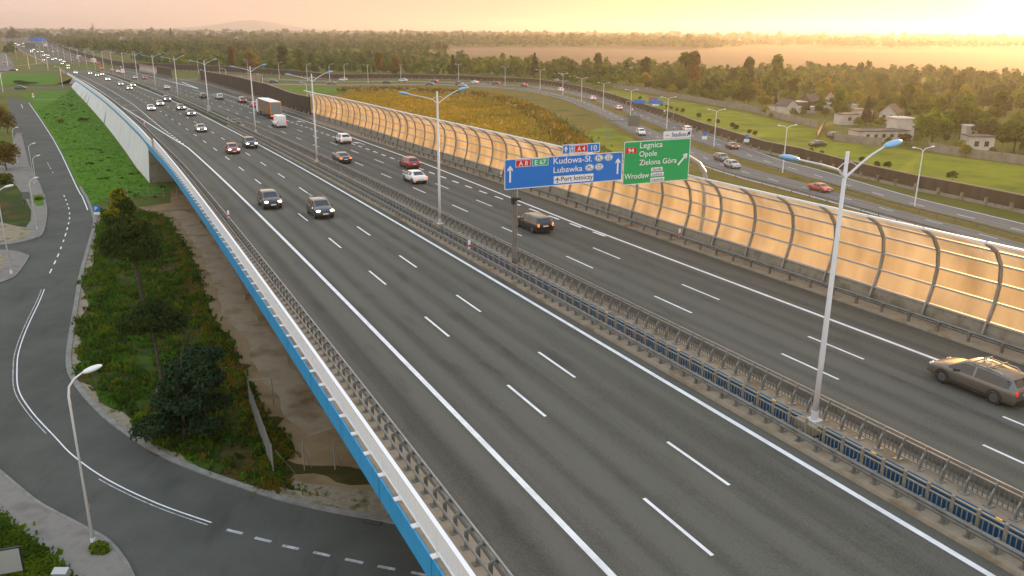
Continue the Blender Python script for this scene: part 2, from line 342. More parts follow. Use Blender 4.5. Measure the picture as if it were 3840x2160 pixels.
MT['slope'] = M('rough_slope', (.10, .105, .014), .95, spec=.12, col2=[(.17, .12, .025), (.065, .085, .010)], scale=.1, detail=8, bump=.7, bscale=2)
MT['bank'] = M('grassy_bank', (.24, .17, .04), .95, spec=.12, col2=[(.33, .22, .06), (.13, .115, .02)], scale=.16, detail=9, bump=.8, bscale=2)
MT['plough'] = M('ploughed_field', (.125, .078, .046), .95, spec=.12, col2=(.155, .10, .06), scale=.004, detail=6, stretch=(.3, 1.5, 1))
MT['stubble'] = M('stubble_field', (.20, .14, .06), .95, spec=.12, col2=(.15, .12, .04), scale=.01, detail=6)
MT['leaf_dg'] = foliage('leaves_deep_green', (.022, .042, .007), (.036, .062, .008), (.052, .082, .010))
MT['leaf_g'] = foliage('leaves_green', (.036, .074, .005), (.080, .130, .007), (.15, .19, .009))
MT['leaf_y'] = foliage('leaves_yellow_green', (.12, .13, .006), (.19, .18, .007), (.25, .21, .008))
MT['leaf_o'] = foliage('leaves_autumn', (.12, .085, .009), (.17, .11, .010), (.13, .12, .010))
MT['leaf_c'] = foliage('needles_dark', (.012, .022, .010), (.018, .032, .012), (.025, .038, .013), trans=.1)
MT['leaf_b'] = foliage('leaves_blue_green', (.014, .036, .013), (.022, .052, .017), (.036, .068, .018), trans=.2, scale=1.2)
MT['bark'] = M('bark', (.10, .075, .055), .95, col2=(.06, .045, .032), scale=3); MT['birch'] = M('birch_bark', (.5, .46, .4), .9)
HAZE = .00018
MT['reedleaf'] = foliage('reed_leaves', (.26, .18, .016), (.40, .25, .025), (.20, .18, .016), trans=.3, scale=.06)
MT['leaf_lawn'] = foliage('lawn_blades', (.034, .120, .003), (.070, .175, .005), (.055, .120, .005), trans=.3, scale=.2)
MT['far'] = foliage('far_leaves', (.012, .042, .005), (.048, .095, .007), (.17, .18, .009), trans=.2, scale=.045)
MT['hwall'] = M('house_render', (.56, .52, .46), .85, col2=(.44, .40, .34), scale=.4); MT['hroof'] = M('dark_roof', (.09, .075, .065), .85); MT['rroof'] = M('red_roof', (.34, .10, .06), .85); MT['broof'] = M('brown_roof', (.20, .11, .07), .85)
MT['hwin'] = M('window_glass', (.04, .045, .05), .15); MT['hdoor'] = M('wooden_door', (.12, .07, .04), .7); MT['shed'] = M('pale_sheeting', (.50, .52, .52), .5)
MT['fence'] = M('concrete_fence', (.30, .26, .21), .9, spec=.12, col2=(.22, .19, .15), scale=.6); MT['mesh'] = M('wire_mesh_steel', (.30, .29, .26), .6, metal=.3)
MT['hill'] = M('far_hill_hazed', (.24, .23, .24), 1.0)  # base colour lightened to stand in for haze over the long distance

# ------------------------------------------------------------------ motorway
def lin(x, xs, ys): return float(np.interp(x, xs, ys))
def EL(s): return lin(s, [-60, 120, 155, 171, 237, 316, 443, 560, 640, 900, 1100, 1600], [-8.6, -8.6, -9.0, -9.0, -9.7, -10.2, -11.0, -10.6, -8.4, -8.0, -13, -13])   # left deck edge
def ER(s): return lin(s, [-60, 130, 190, 213, 246, 291, 354, 400, 470, 640, 800, 1600], [27.5, 27.5, 28.6, 29, 30.3, 31.8, 34.2, 34.4, 31.5, 34, 31, 30.5])             # right edge
def KL(s): return EL(s)+1.65
BR = 182.0      # the two bridge decks end here and the planted median begins
m = MB(); m.ribbon(-58, 1590, lambda s: [(KL(s), 0), (8.15, 0)], 5); struct(m, 'carriageway', MT['asph'])
m = MB(); m.ribbon(-58, BR, [(11.75, 0), (26.15, 0)], 5); m.ribbon(BR, 1590, lambda s: [(11.9, 0), (ER(s)-1.3, 0)], 5); struct(m, 'carriageway', MT['asph'])
# raised edge walkways, inner kerbs, deck bodies
m = MB(); m.ribbon(-58, 1590, lambda s: [(KL(s), -.02), (KL(s)-.03, .15), (EL(s), .15)], 5)
m.ribbon(-58, BR, [(8.15, -.02), (8.17, .14), (9.05, .14)], 5); m.ribbon(-58, BR, [(10.65, .14), (11.73, .14), (11.76, -.02)], 5)
m.ribbon(-58, 1590, lambda s: [(26.15 if s < BR else ER(s)-1.3, -.02), (26.17 if s < BR else ER(s)-1.28, .12), (ER(s), .12)], 5)
struct(m, 'deck_walkway', MT['walk'])
m = MB(); m.ribbon(-58, 155, [(9.05, .12), (9.05, -.9), (9.0, -1.5), (-8.3, -1.5), (-8.6, -.92)], 5); m.ribbon(-58, 155, [(27.5, .1), (27.5, -1.5), (10.66, -1.5), (10.66, -.5)], 5)
m.ribbon(155, 1590, lambda s: [(9.0, -.02), (9.0, -.6), (EL(s)+.3, -.6)], 10)
struct(m, 'bridge_deck', MT['under'])
for s_ in (-28, 12, 52, 92, 128):
    t = empty('bridge_pier', fr(s_, 0, 0), th(s_), 'round concrete pier in shade under the motorway deck', 'pier', 'piers under the motorway deck')
    h_ = fr(s_, 0, -1.55)[2]; q = MB()
    
    for o_ in (-4.5, 4.5, 15, 23): q = MB(); q.tube([(o_, 0, -fr(s_)[2]-.3), (o_, 0, -1.5)], .75, 14); q.build('column', MT['under'], t)
m = MB(); m.ribbon(-58, 157, lambda s: [(EL(s), .13), (EL(s)-.06, .10), (EL(s)-.06, -.93), (EL(s)+.2, -.93)], 4)
for s_ in np.arange(-30, 156, 6.0): m.ribbon(s_, s_+.05, lambda s: [(EL(s)-.064, .12), (EL(s)-.068, .08), (EL(s)-.068, -.92)], 1, m=1)
o = m.build('deck_fascia', [MT['blue'], MT['blued']]);
tag(o, 'long bright blue fascia band along the left edge of the motorway bridge', 'bridge fascia')
m = MB(); m.ribbon(-58, BR, [(10.65, .135), (10.60, .10), (10.60, -1.0), (10.8, -1.0)], 4)
o = m.build('deck_fascia', MT['blued']); tag(o, 'blue fascia coloured dark like shade in the gap between the two bridge decks', 'bridge fascia')
# planted median beyond the bridge
m = MB(); m.ribbon(BR, 1590, [(8.15, -.02), (8.5, .05), (9.7, .22), (10.6, .22), (11.6, .05), (11.95, -.02)], 6); struct(m, 'median_grass', MT['strip'], kind='stuff')
m = MB(); m.ribbon(BR, 1590, [(9.95, .30), (10.2, .62), (10.45, .30)], 8); o = m.build('median_barrier', MT['galvd']); tag(o, 'low steel safety barrier running along the grassy median', 'crash barrier')
# expansion joints
m = MB()
for a, b in ((-7.3, 8.1), (11.8, 26.1)): m.ribbon(170.4, 170.75, [(a, .012), (b, .012)], 1)
struct(m, 'bridge_joint', MT['walk'])
# ---- markings
m = MB()
def mark(s0, s1, oc, w, mt=0, dz=.009): m.ribbon(s0, s1, (lambda s: [((oc(s) if callable(oc) else oc)-w/2, dz), ((oc(s) if callable(oc) else oc)+w/2, dz)]), 4, mt)
mark(-58, 147, -3.65, .26); mark(147, 620, lambda s: lin(s, [147, 174, 221, 251, 416, 456, 620], [-3.65, -4.9, -6.5, -7.4, -7.75, -8.2, -8.0]), .26)
mark(-58, 1500, 7.45, .26)
for k in range(-6, 85):
    for s0, oc in ((24.2, 0.0), (27.6, 3.57)):
        a = s0+12*k
        if a < -50 or a > 900: continue
        worn = (oc > 1 and k == 6)
        mark(a-4.05, a, oc, .15); 
        if worn: mark(a-6.5, a-4.05, oc, .15, 1)
        if worn: pass
    for s0, oc in ((33.46, 15.66), (34.9, 19.1)):
        a = s0+12*k
        if -50 < a < 900: mark(a-4.05, a, oc, .15)
s_ = 152.0
while s_ < 560: mark(s_, s_+1.7, lin(s_, [152, 185, 207, 255, 357, 423, 560], [-3.75, -4.2, -4.2, -3.9, -4.0, -4.6, -5.6]), .28); s_ += 3.6
mark(-58, 66, 22.66, .26); mark(66, 300, lambda s: lin(s, [66, 80, 112, 135, 172, 220, 300], [22.66, 23.0, 24.1, 24.4, 25.1, 25.7, 27.2]), .26)
s_ = 62.0
while s_ < 330: mark(s_, s_+2.0, lambda s: lin(s, [62, 90, 330], [22.3, 21.75, 22.4]), .26); s_ += 4.0
mark(335, 400, lambda s: lin(s, [335, 400], [25.4, 25.2]), .5); mark(336, 396, lambda s: lin(s, [336, 396], [25.6, 28.6]), .5); mark(400, 1300, 25.2, .25)
for s_, o_ in ((181, 24.2), (232, 24.2), (290, 24.4), (137, 23.3)):                           # lane arrows
    m.ribbon(s_, s_+4.2, [(o_-.08, .009), (o_+.08, .009)], 4)
    m.poly([fr(s_+2.6, o_-.55, .01), fr(s_+4.6, o_-.9, .01), fr(s_+4.3, o_, .01), fr(s_+2.9, o_, .01)])
for s_ in (232, 252, 285): m.ribbon(s_, s_+.35, [(-6.6, .010), (-4.8, .010)], 1)
struct(m, 'road_markings', [MT['paint'], MT['paintw']])

# ---- white parapet railing on the left deck edge
def segs(root, s0, s1, step, make, name, mat, first=100, key=None):
    """repeat a part along the motorway: the nearest 100 as parts, the others as one"""
    st = list(np.arange(s0, s1+.01, step)); proto = None; kf = key if callable(key) else (lambda q_: key)
    for s_ in st[:first]:
        if proto is None:
            q = MB(); make(q, 0.0); proto = q.build(name, mat, root); o = proto
        else: o = inst(proto, root)
        p = Vector(fr(s_, kf(s_), 0))-root.location; o.location = p; o.rotation_euler = (0, 0, th(s_))
    if len(st) > first:
        q = MB()
        for s_ in st[first:]:
            k = len(q.v); make(q, 0.0); M_ = Matrix.Translation(Vector(fr(s_, kf(s_), 0))-root.location) @ Matrix.Rotation(th(s_), 4, 'Z')
            for i in range(k, len(q.v)): q.v[i] = tuple(M_ @ Vector(q.v[i]))
        tag(q.build(name, mat, root), kind='stuff')
def shifted(root, mb):
    L = root.location
    mb.v = [(x-L.x, y-L.y, z-L.z) for x, y, z in mb.v]; return mb
rl = empty('bridge_railing', fr(20, -8.45), 0, 'white painted steel railing of close upright bars on the left bridge edge', 'railing')
def rp(q, s): q.box((0, 0, .72), (.09, .07, 1.16)); q.box((-.08, 0, .17), (.3, .26, .05))
segs(rl, -30, 148, 2.0, rp, 'post', MT['white'], key=-8.45)
q = MB(); q.ribbon(-32, 150, [(-8.53, 1.30), (-8.53, 1.37), (-8.37, 1.37), (-8.37, 1.30)], 4, closed=True); shifted(rl, q).build('handrail', MT['white'], rl)
q = MB(); q.ribbon(-32, 150, [(-8.48, .28), (-8.48, .34), (-8.42, .34), (-8.42, .28)], 4, closed=True); shifted(rl, q).build('bottom_rail', MT['white'], rl)
q = MB()
s_ = -31.0
while s_ < 150:
    q.box(fr(s_, -8.45, .82), (.045, .03, 1.0), th(s_)); s_ += .15 if s_ < 60 else .3
tag(shifted(rl, q).build('baluster', MT['white'], rl), kind='stuff')
# solid white parapet on the retaining wall beyond the bridge
pw = MB(); pw.ribbon(150, 520, lambda s: [(EL(s), .1), (EL(s)-.04, 1.25), (EL(s)+.16, 1.25), (EL(s)+.2, .1)], 6, closed=True)
tag(pw.build('parapet', MT['white']), 'smooth white parapet on top of the pale retaining wall', 'parapet')
# retaining wall with abutment
rw = empty('retaining_wall', fr(155, -9), 0, 'tall pale stained retaining wall carrying the motorway beside the lawn', 'wall')
def wprof(s):
    b = fr(s, 0, 0)[2]; ob = lin(s, [155, 175, 243, 331, 395, 437, 520], [-9.5, -10.3, -11.2, -12.4, -13.3, -13.5, -12.5]); return [(EL(s), .1), (EL(s)-.02, -.4), (ob-.1, -b-.6)]
q = MB(); q.ribbon(155, 441, wprof, 5); shifted(rw, q).build('wall_face', MT['wall'], rw)
q = MB(); q.ribbon(157, 441, lambda s: [(EL(s)-.03, .08), (EL(s)-.12, .04), (EL(s)-.12, -.42), (EL(s)-.0, -.45)], 5); shifted(rw, q).build('blue_band', MT['blue'], rw)
q = MB(); q.poly([fr(155, -9.0, .1), fr(155, -9.55, -fr(155)[2]-.5), fr(155, 28, -fr(155)[2]-.5), fr(155, 27.6, -.3), fr(155, 9, -.3)]); shifted(rw, q).build('abutment_face', MT['conc'], rw)
q = MB()
for s_, dz0, w_ in ((262, -5.2, 1.6), (336, -3.6, 1.8), (352, -3.2, 2.2), (372, -2.9, 1.5), (404, -2.5, 1.4), (418, -2.3, 1.2)):
    a, b = wprof(s_)[1], wprof(s_)[2]
    def on(s, h): k = (h-a[1])/(b[1]-a[1]); return fr(s, a[0]+(b[0]-a[0])*k-.12, h)
    q.poly([on(s_-w_*.5, -fr(s_)[2]), on(s_+w_*.5, -fr(s_)[2]), on(s_+w_*.35, dz0*.7), on(s_, dz0*.35), on(s_-w_*.3, dz0*.6)])
shifted(rw, q).build('creeper', MT['leaf_o'], rw)
# underpass and far abutment
q = MB(); q.poly([fr(441, -13.4, -fr(441)[2]-.3), fr(441, -11, 0), fr(441, 20, -.6), fr(441, 20, -fr(441)[2]-.3)]); q.poly([fr(466, -13, -fr(466)[2]-.3), fr(466, -11, 0), fr(466, 20, -.6), fr(466, 20, -fr(466)[2]-.3)])
q.ribbon(441, 466, lambda s: [(EL(s)-.1, .1), (EL(s)-.1, -.7), (20, -.7)], 5)
o = q.build('underpass', MT['wall']); tag(o, 'low concrete underpass taking the cross road beneath the motorway', 'underpass')
# embankments
m = MB(); m.ribbon(466, 1590, lambda s: [(EL(s), .14), (EL(s)-.3, .0), (EL(s)-.3-max(fr(s)[2], .3)*2.6-1, -fr(s)[2]-.3)], 8); struct(m, 'embankment', MT['slope'])
m = MB(); m.ribbon(-58, 1590, lambda s: [(ER(s), .1), (ER(s)+.4, -.3), (ER(s)+.4+max(fr(s)[2], .3)*1.7+1, -fr(s)[2]-.3)], 8); struct(m, 'embankment', MT['slope'])

# ---- guard rails
gr = empty('guard_rail', fr(20, -7.4), 0, 'steel guard rail on bracketed posts between hard shoulder and white railing', 'guard rail')
def gpost(q, s):
    q.box((0, 0, .48), (.13, .09, .68)); q.box((-.02, 0, .165), (.34, .26, .04)); q.tube([(0, 0, .78), (.05, 0, .86), (.16, 0, .88), (.24, 0, .78)], .05, 6)
def gro(s): return KL(s)-.45 if s > 100 else -7.4
segs(gr, -22, 560, 1.0, gpost, 'post', MT['galvd'], key=lambda s: gro(s))
for nm, a, h, w, hh in (('rail_beam', .24, .64, .08, .30), ('rail_beam', -.12, .52, .05, .12)):
    q = MB(); q.ribbon(-24, 640, lambda s: [(gro(s)+a-w/2, h), (gro(s)+a-w*.5, h+hh*.45), (gro(s)+a+w*.5, h+hh*.55), (gro(s)+a-w*.2, h+hh*.8), (gro(s)+a+w*.4, h+hh)], 4); shifted(gr, q).build(nm, MT['galv'], gr)
q = MB(); q.ribbon(-24, 640, lambda s: [(gro(s)+.2, .93), (gro(s)+.2, .99), (gro(s)+.27, .99), (gro(s)+.27, .93)], 4, closed=True); shifted(gr, q).build('top_pipe', MT['galv'], gr)
# median: kerb-side guard rail + two railings
gm = empty('guard_rail', fr(20, 8.5), 0, 'low steel guard rail on the kerb in front of the near median railing', 'guard rail')
def gpost2(q, s): q.box((0, 0, .42), (.12, .09, .58)); q.box((.06, 0, .15), (.34, .24, .04)); q.box((-.12, 0, .62), (.2, .07, .07))
segs(gm, -16, 330, 1.0, gpost2, 'post', MT['galvd'], key=8.55)
q = MB(); q.ribbon(-20, 330, [(8.38, .46), (8.30, .55), (8.38, .62), (8.30, .70), (8.38, .78), (8.42, .62)], 4, closed=True); shifted(gm, q).build('rail_beam', MT['galvd'], gm)
mr = empty('median_railing', fr(20, 8.9), 0, 'near median railing with upright bars standing before the dark blue gap', 'railing')
def mpost(q, s): q.box((0, 0, .60), (.09, .10, 1.0)); q.tube([(0, -.06, 1.12), (0, .06, 1.12)], .06, 6)
segs(mr, -16, 178, 1.0, mpost, 'post', MT['tan'], key=8.9)
for h in (1.06, .86, .22):
    q = MB(); q.ribbon(-18, 178, [(8.87, h), (8.87, h+.05), (8.93, h+.05), (8.93, h)], 4, closed=True); shifted(mr, q).build('rail', MT['tan'], mr)
q = MB(); s_ = -17.0
while s_ < 150: q.box(fr(s_, 8.9, .55), (.022, .03, .64), th(s_)); s_ += .2
tag(shifted(mr, q).build('baluster', MT['tan'], mr), kind='stuff')
mf = empty('median_railing', fr(20, 11.1), 0, 'far median railing on bowed posts with a crash beam on its road side', 'railing')
def mpost2(q, s):
    pr = [(0, .14), (-.02, .3), (.04, .6), (.18, .9), (.24, 1.12)]
    for i in range(4):
        (a, h0), (b, h1) = pr[i], pr[i+1]; w = .16-.02*i
        q.box(((a+b)/2, 0, (h0+h1)/2), (w, .05, h1-h0+.03), 0, 0, 0, math.atan2(b-a, h1-h0))
    q.box((-.02, 0, .155), (.36, .28, .04))
segs(mf, -16, 178, 1.0, mpost2, 'post', MT['galv'], key=11.1)
for h, o_ in ((1.10, 11.34), (.94, 11.30), (.30, 11.12)):
    q = MB(); q.ribbon(-18, 178, [(o_-.03, h), (o_-.03, h+.05), (o_+.03, h+.05), (o_+.03, h)], 4, closed=True); shifted(mf, q).build('rail', MT['galv'], mf)
q = MB(); q.ribbon(-18, 178, [(11.5, .48), (11.6, .56), (11.5, .63), (11.6, .70), (11.5, .80), (11.48, .63)], 4, closed=True); shifted(mf, q).build('crash_beam', MT['galvd'], mf)
q = MB(); s_ = -17.0
while s_ < 150: q.box(fr(s_, 11.2, .62), (.025, .035, .66), th(s_)); s_ += .2
tag(shifted(mf, q).build('baluster', MT['galvd'], mf), kind='stuff')
# closing frame where the railings begin
fg = empty('frame_gate', fr(183, 9.6), th(183), 'pale tubular closing frame where the median railings begin', 'gate')
q = MB(); q.tube([(-.9, 0, .1), (-.9, 0, 1.1), (1.5, 0, 1.25), (1.7, 0, .1)], .05, 6); q.tube([(-.9, 0, .6), (1.6, 0, .7)], .04, 6); q.build('tube_frame', MT['grey'], fg)
# right verge guard rail
gv = empty('guard_rail', fr(20, 26.4), 0, 'dark steel guard rail on short posts at the foot of the noise barrier', 'guard rail')
def gpost3(q, s): q.box((0, 0, .40), (.12, .14, .6))
def grv(s): return 26.42 if s < BR-50 else ER(s)-1.05
segs(gv, 14, 150, 2.0, gpost3, 'post', MT['galvd'], key=lambda s: grv(s)+.03)
q = MB(); q.ribbon(-20, 640, lambda s: [(grv(s)+.14, .46), (grv(s)+.06, .55), (grv(s)+.14, .62), (grv(s)+.06, .70), (grv(s)+.14, .78), (grv(s)+.18, .62)], 4, closed=True); shifted(gv, q).build('rail_beam', MT['galvd'], gv)

# ---- glazed noise barrier
nb = empty('noise_barrier', fr(20, 27.6), 0, 'tall curved noise barrier with milky panels glowing orange between steel ribs', 'noise barrier')
NP = [(0.0, .10), (.28, 1.1), (.60, 2.24), (.72, 3.35), (.52, 4.48), (-.1, 5.36), (-1.2, 6.02)]
def nbo(s): return lin(s, [-60, 60, 126, 147, 167, 184, 194], [27.6, 27.62, 27.6, 28.4, 28.7, 28.5, 28.9])
def rib(q, s):
    pts = [Vector((a+.10, 0, h)) for a, h in NP]
    for i in range(len(pts)-1):
        d = pts[i+1]-pts[i]; q.box((pts[i]+pts[i+1])/2-Vector((.06, 0, 0)), (.24 if i else .34, .12, d.length+.06), 0, 0, 0, math.atan2(d.x, d.z))
st = [s for s in np.arange(-18, 194.1, 4.0)]; proto = None
for s_ in st:
    if proto is None: q = MB(); rib(q, 0); proto = o = q.build('rib', MT['galv'], nb)
    else: o = inst(proto, nb)
    o.location = Vector(fr(s_, nbo(s_)))-nb.location; o.rotation_euler = (0, 0, th(s_))
for a, b in zip(st[:-1], st[1:]):
    q = MB(); q.ribbon(a+.1, b-.1, lambda s: [(nbo(s)+x+.1, h) for x, h in NP[1:]], 2, uv=False); shifted(nb, q).build('panel', MT['panel'], nb, smooth=False)
for x, h in NP[1:]:
    q = MB(); top = h > 5.9
    q.ribbon(-20, 194, lambda s: [(nbo(s)+x-.05, h-.06), (nbo(s)+x-.05, h+.06), (nbo(s)+x+.12, h+.06), (nbo(s)+x+.12, h-.06)], 4, closed=True); shifted(nb, q).build('cross_rail', MT['white'] if top else MT['grey'], nb)
q = MB(); q.ribbon(-20, 194, lambda s: [(nbo(s)+.13, .1), (nbo(s)+.34, 1.06), (nbo(s)+.5, 1.06), (nbo(s)+.5, .1)], 4, closed=True); shifted(nb, q).build('plinth', MT['conc'], nb)

# ---- dark solid noise walls
def wall(name, path, hts, label, buttress=True, mat='barr', step=4.2, side=-1, cap=True, plinth=True):
    root = empty(name, path[0], 0, label, 'noise wall'); P = [Vector(p)-Vector(path[0]) for p in path]
    hf = (lambda i, L: hts) if not isinstance(hts, (list, tuple)) else (lambda i, L: hts[i])
    q = MB(); q.sweep(P, lambda i, L: [(-.1, 0), (-.1, hf(i, L)), (.1, hf(i, L)), (.1, 0)]); q.build('wall_panel', MT[mat], root)
    if cap: q = MB(); q.sweep(P, lambda i, L: [(-.16, hf(i, L)-.02), (-.16, hf(i, L)+.12), (.16, hf(i, L)+.12), (.16, hf(i, L)-.02)]); q.build('capping', MT['barrt'], root)
    if plinth: q = MB(); q.sweep(P, [(side*.12, 0), (side*.12, .5), (side*.4, .5), (side*.5, 0)]); q.build('plinth', MT['conc'], root)
    if buttress:
        proto = None; acc = 0; n = 0; rest = MB()
        for a, b in zip(P[:-1], P[1:]):
            d = b-a; L = d.length; t = acc
            while t < L:
                c = a+d*(t/L); nn = Vector((d.y, -d.x, 0)).normalized(); rz = math.atan2(d.y, d.x)
                if n < 100:
                    if proto is None: q = MB(); q.box((0, 0, .6), (.35, .5, 1.2), taper=.8); proto = o = q.build('buttress', MT['conc'], root)
                    else: o = inst(proto, root)
                    o.location = c+nn*side*.45; o.rotation_euler = (0, 0, rz)
                else: rest.box(c+nn*side*.45+Vector((0, 0, .6)), (.35, .5, 1.2), rz)
                n += 1; t += step
            acc = t-L
        if rest.v: tag(rest.build('buttress', MT['conc'], root), kind='stuff')
    return root
wall('noise_wall', [fr(s, nbo(194) if s == 194 else lin(s, [194, 213, 246, 291, 354, 396, 404], [28.9, 29.2, 30.8, 32.3, 34.8, 36.6, 38.5]), .05) for s in (194, 204, 213, 230, 246, 268, 291, 320, 354, 380, 396, 404)], [4.5, 4.4, 4.4, 4.7, 5.0, 5.0, 5.2, 5.2, 5.0, 4.9, 4.9, 4.9], 'dark solid noise wall with buttresses continuing beyond the glowing panels', side=-1)
wall('noise_wall', [fr(s, lin(s, [440, 470, 660], [30.5, 30.9, 32.2]), 0) for s in (440, 455, 470, 485, 492)], 4.6, 'short dark noise wall with a curved top past the slip road nose', step=3)
wall('noise_wall', [fr(s, 32.2, 0) for s in (575, 590, 605, 625, 650)], 4.4, 'short dark noise wall beyond the small pale glazed section', buttress=False)
sg = empty('noise_barrier', fr(492, 31.2), 0, 'small pale glazed noise barrier section far along the right carriageway', 'noise barrier')
q = MB(); q.ribbon(492, 575, lambda s: [(lin(s, [492, 575], [31.1, 32.1])+x*.8, h*.8) for x, h in NP], 4, uv=False); shifted(sg, q).build('panel', MT['palep'], sg)
q = MB()
for s_ in np.arange(492, 576, 6): q.ribbon(s_, s_+.4, lambda s: [(lin(s, [492, 575], [31.1, 32.1])+x*.8-.08, h*.8) for x, h in NP], 1, uv=False)
shifted(sg, q).build('rib', MT['galv'], sg)
# long outer wall: along the motorway, then along the outer slip road to the right edge of the picture
PX = [(1300, 298), (1521, 297), (1714, 301), (1852, 308.4), (2000, 315), (2125.6, 334.5), (2208, 354), (2291, 377.5), (2374, 405), (2457, 433), (2540, 460), (2614, 491), (2752, 535.6), (2862, 572), (3002, 602), (3204, 659), (3406, 707.7), (3607, 748), (3840, 799), (4050, 843)]
LW = [fr(s, lin(s, [640, 760, 1300], [35, 32, 31]), .0) for s in (1250, 1100, 980, 880, 800, 740, 690, 655)]+[(-205, 545, 0), (-165, 520, 0), (-128, 490, 0), (-100, 460, 0)]+[gp(*p) for p in PX]
wall('noise_wall', LW, [4.2]*8+[4.0, 3.8, 3.4, 3.0]+[2.75]*2+[2.65]*6+[2.5]*12, 'very long dark brown noise wall with concrete buttresses along the outer slip road', side=1, step=4.4)
tw = [gp(745, 301), gp(800, 306), gp(870, 312), gp(940, 318), gp(982, 322)]
wall('noise_wall', tw, [3.4, 3.8, 4.2, 4.6, 4.9], 'tan streaked noise wall seen behind the dark wall across the slip road', buttress=False, mat='pink', plinth=False)

# ------------------------------------------------------------------ open ground and roads off the motorway
m = MB()
xs = [-4800, -2500, -1200, -600, -300, -100, 100, 300, 600, 1200, 2500, 4800]; ys = [-150, 0, 150, 300, 500, 800, 1200, 2000, 3500, 5500, 7400]
vi = [[m.vert((x, y, -.03)) for x in xs] for y in ys]
for j in range(len(ys)-1):
    for i in range(len(xs)-1): m.face((vi[j][i], vi[j][i+1], vi[j+1][i+1], vi[j+1][i]))
struct(m, 'ground', MT['ground'])
def sheet(name, pts, mat, z, kind='structure'):
    q = MB(); q.poly([(p[0], p[1], z) for p in pts]); o = struct(q, name, MT[mat], kind=kind)
    bm = bmesh.new(); bm.from_mesh(o.data); bmesh.ops.triangulate(bm, faces=bm.faces); 
    for f in bm.faces:
        if f.normal.z < 0: f.normal_flip()
    bm.to_mesh(o.data); bm.free(); return o
def smooth_path(P, n=3):
    P = [Vector((p[0], p[1], p[2] if len(p) > 2 else 0)) for p in P]; out = []
    for i in range(len(P)-1):
        a, b, c, d = P[max(i-1, 0)], P[i], P[i+1], P[min(i+2, len(P)-1)]
        for k in range(n):
            t = k/n; out.append(.5*((2*b)+(c-a)*t+(2*a-5*b+4*c-d)*t*t+(3*b-a-3*c+d)*t**3))
    return out+[P[-1]]
# --- street on the left, below the bridge
RE = [(-173.5, 300.3), (-109.7, 197.7), (-72.4, 135.4), (-67.7, 127.8), (-60.8, 115.9), (-56.9, 108.6), (-51.8, 96.8), (-46.7, 84.8), (-41.5, 73.4), (-37.0, 63.6), (-34.7, 59.0), (-32.7, 56.0), (-29.6, 52.3), (-26.4, 49.0), (-21.1, 44.6), (-15.6, 41.4), (-11.8, 39.6), (-7.1, 38.1), (0, 36.2), (12, 33.6), (28, 31)]
REs = smooth_path(RE, 3)
sheet('street', [(p.x, p.y) for p in REs]+[(28, 20), (-12, 22), (-18, 30), (-33, 34), (-52, 60), (-80, 78), (-80, 140), (-90, 152), (-106, 179), (-136.4, 229.2), (-196.6, 328.7)], 'street', .012) if False else None
q = MB()
LEs = []
for p in REs: LEs.append(p)
poly = [(p.x, p.y) for p in REs]+[(28, 20), (-12, 22), (-18, 30), (-33, 34), (-52, 60), (-85, 78), (-95, 100), (-95, 150), (-108, 178), (-138, 229), (-198, 328)]
q = MB(); q.poly([(x, y, .012) for x, y in poly], 0, [(y*1.0, x) for x, y in poly]); o = struct(q, 'street', MT['asph3'])
bm = bmesh.new(); bm.from_mesh(o.data); bmesh.ops.triangulate(bm, faces=bm.faces)
for f in bm.faces:
    if f.normal.z < 0: f.normal_flip()
bm.to_mesh(o.data); bm.free()
# kerb and gravel strip on its right side
q = MB(); q.sweep(REs[6:], [(-.02, .0), (0, .11), (-.38, .12), (-.40, 0)] if False else [(-.02, .01), (-.02, .09), (-.42, .10), (-.42, .0)]); struct(q, 'kerb', MT['kerb'])
# lawn between street and retaining wall
wf = [fr(s, lin(s, [155, 175, 243, 331, 395, 437], [-9.6, -10.5, -11.3, -12.6, -13.4, -13.6]))[:2] for s in range(155, 440, 15)]
sheet('lawn', [(p.x, p.y) for p in REs[:12]][::-1]+[(-176, 304)]+[gp(250, 345)[:2]]+wf[::-1]+[gp(640, 712)[:2], gp(560, 735)[:2], gp(400, 742)[:2]], 'lawn', -.006, 'stuff')
sheet('sandy_verge', [(p.x, p.y) for p in REs[12:]]+[(28, 33), (12, 36), (0, 39.2), (-7, 41), (-12, 42), (-16, 43.8), (-20, 46.2), (-25, 50), (-28.5, 53.5), (-31.5, 57.2), (-34, 61), (-38.5, 70.5), (-44.2, 83.5), (-49, 94.5), (-54, 106), (-57, 113), (-60, 119)], 'sand', -.004)
TR = [gp(*p) for p in [(500, 780), (575, 800), (628, 817), (655, 864), (707, 933), (745, 1020), (780, 1130), (800, 1200), (873, 1290), (915, 1400), (975, 1495), (1010, 1575), (1090, 1650), (1110, 1694), (1060, 1740), (1100, 1830), (1300, 1900)]]
_off = []
for a_, b_ in zip(REs[12:-8], REs[13:-7]):
    d_ = (b_-a_).normalized(); w_ = .85+.35*math.sin(a_.y*1.3)+.25*math.sin(a_.y*.51+1); _off.append((a_.x-d_.y*w_, a_.y+d_.x*w_))
STRIP = [p for p in _off if p[1] > 50.5][::-1]+[p[:2] for p in TR[:-1]]+[p for p in _off if 39.5 < p[1] <= 50.5 and p[0] < -5][::-1]
sheet('weedy_strip', STRIP, 'strip', .004, 'stuff')
sheet('dirt_track', [p[:2] for p in TR]+[(2, 38), (30, 60), (20, 110), (-20, 150), (-44, 150), gp(640, 712)[:2], gp(640, 760)[:2]], 'dirt', -.012)
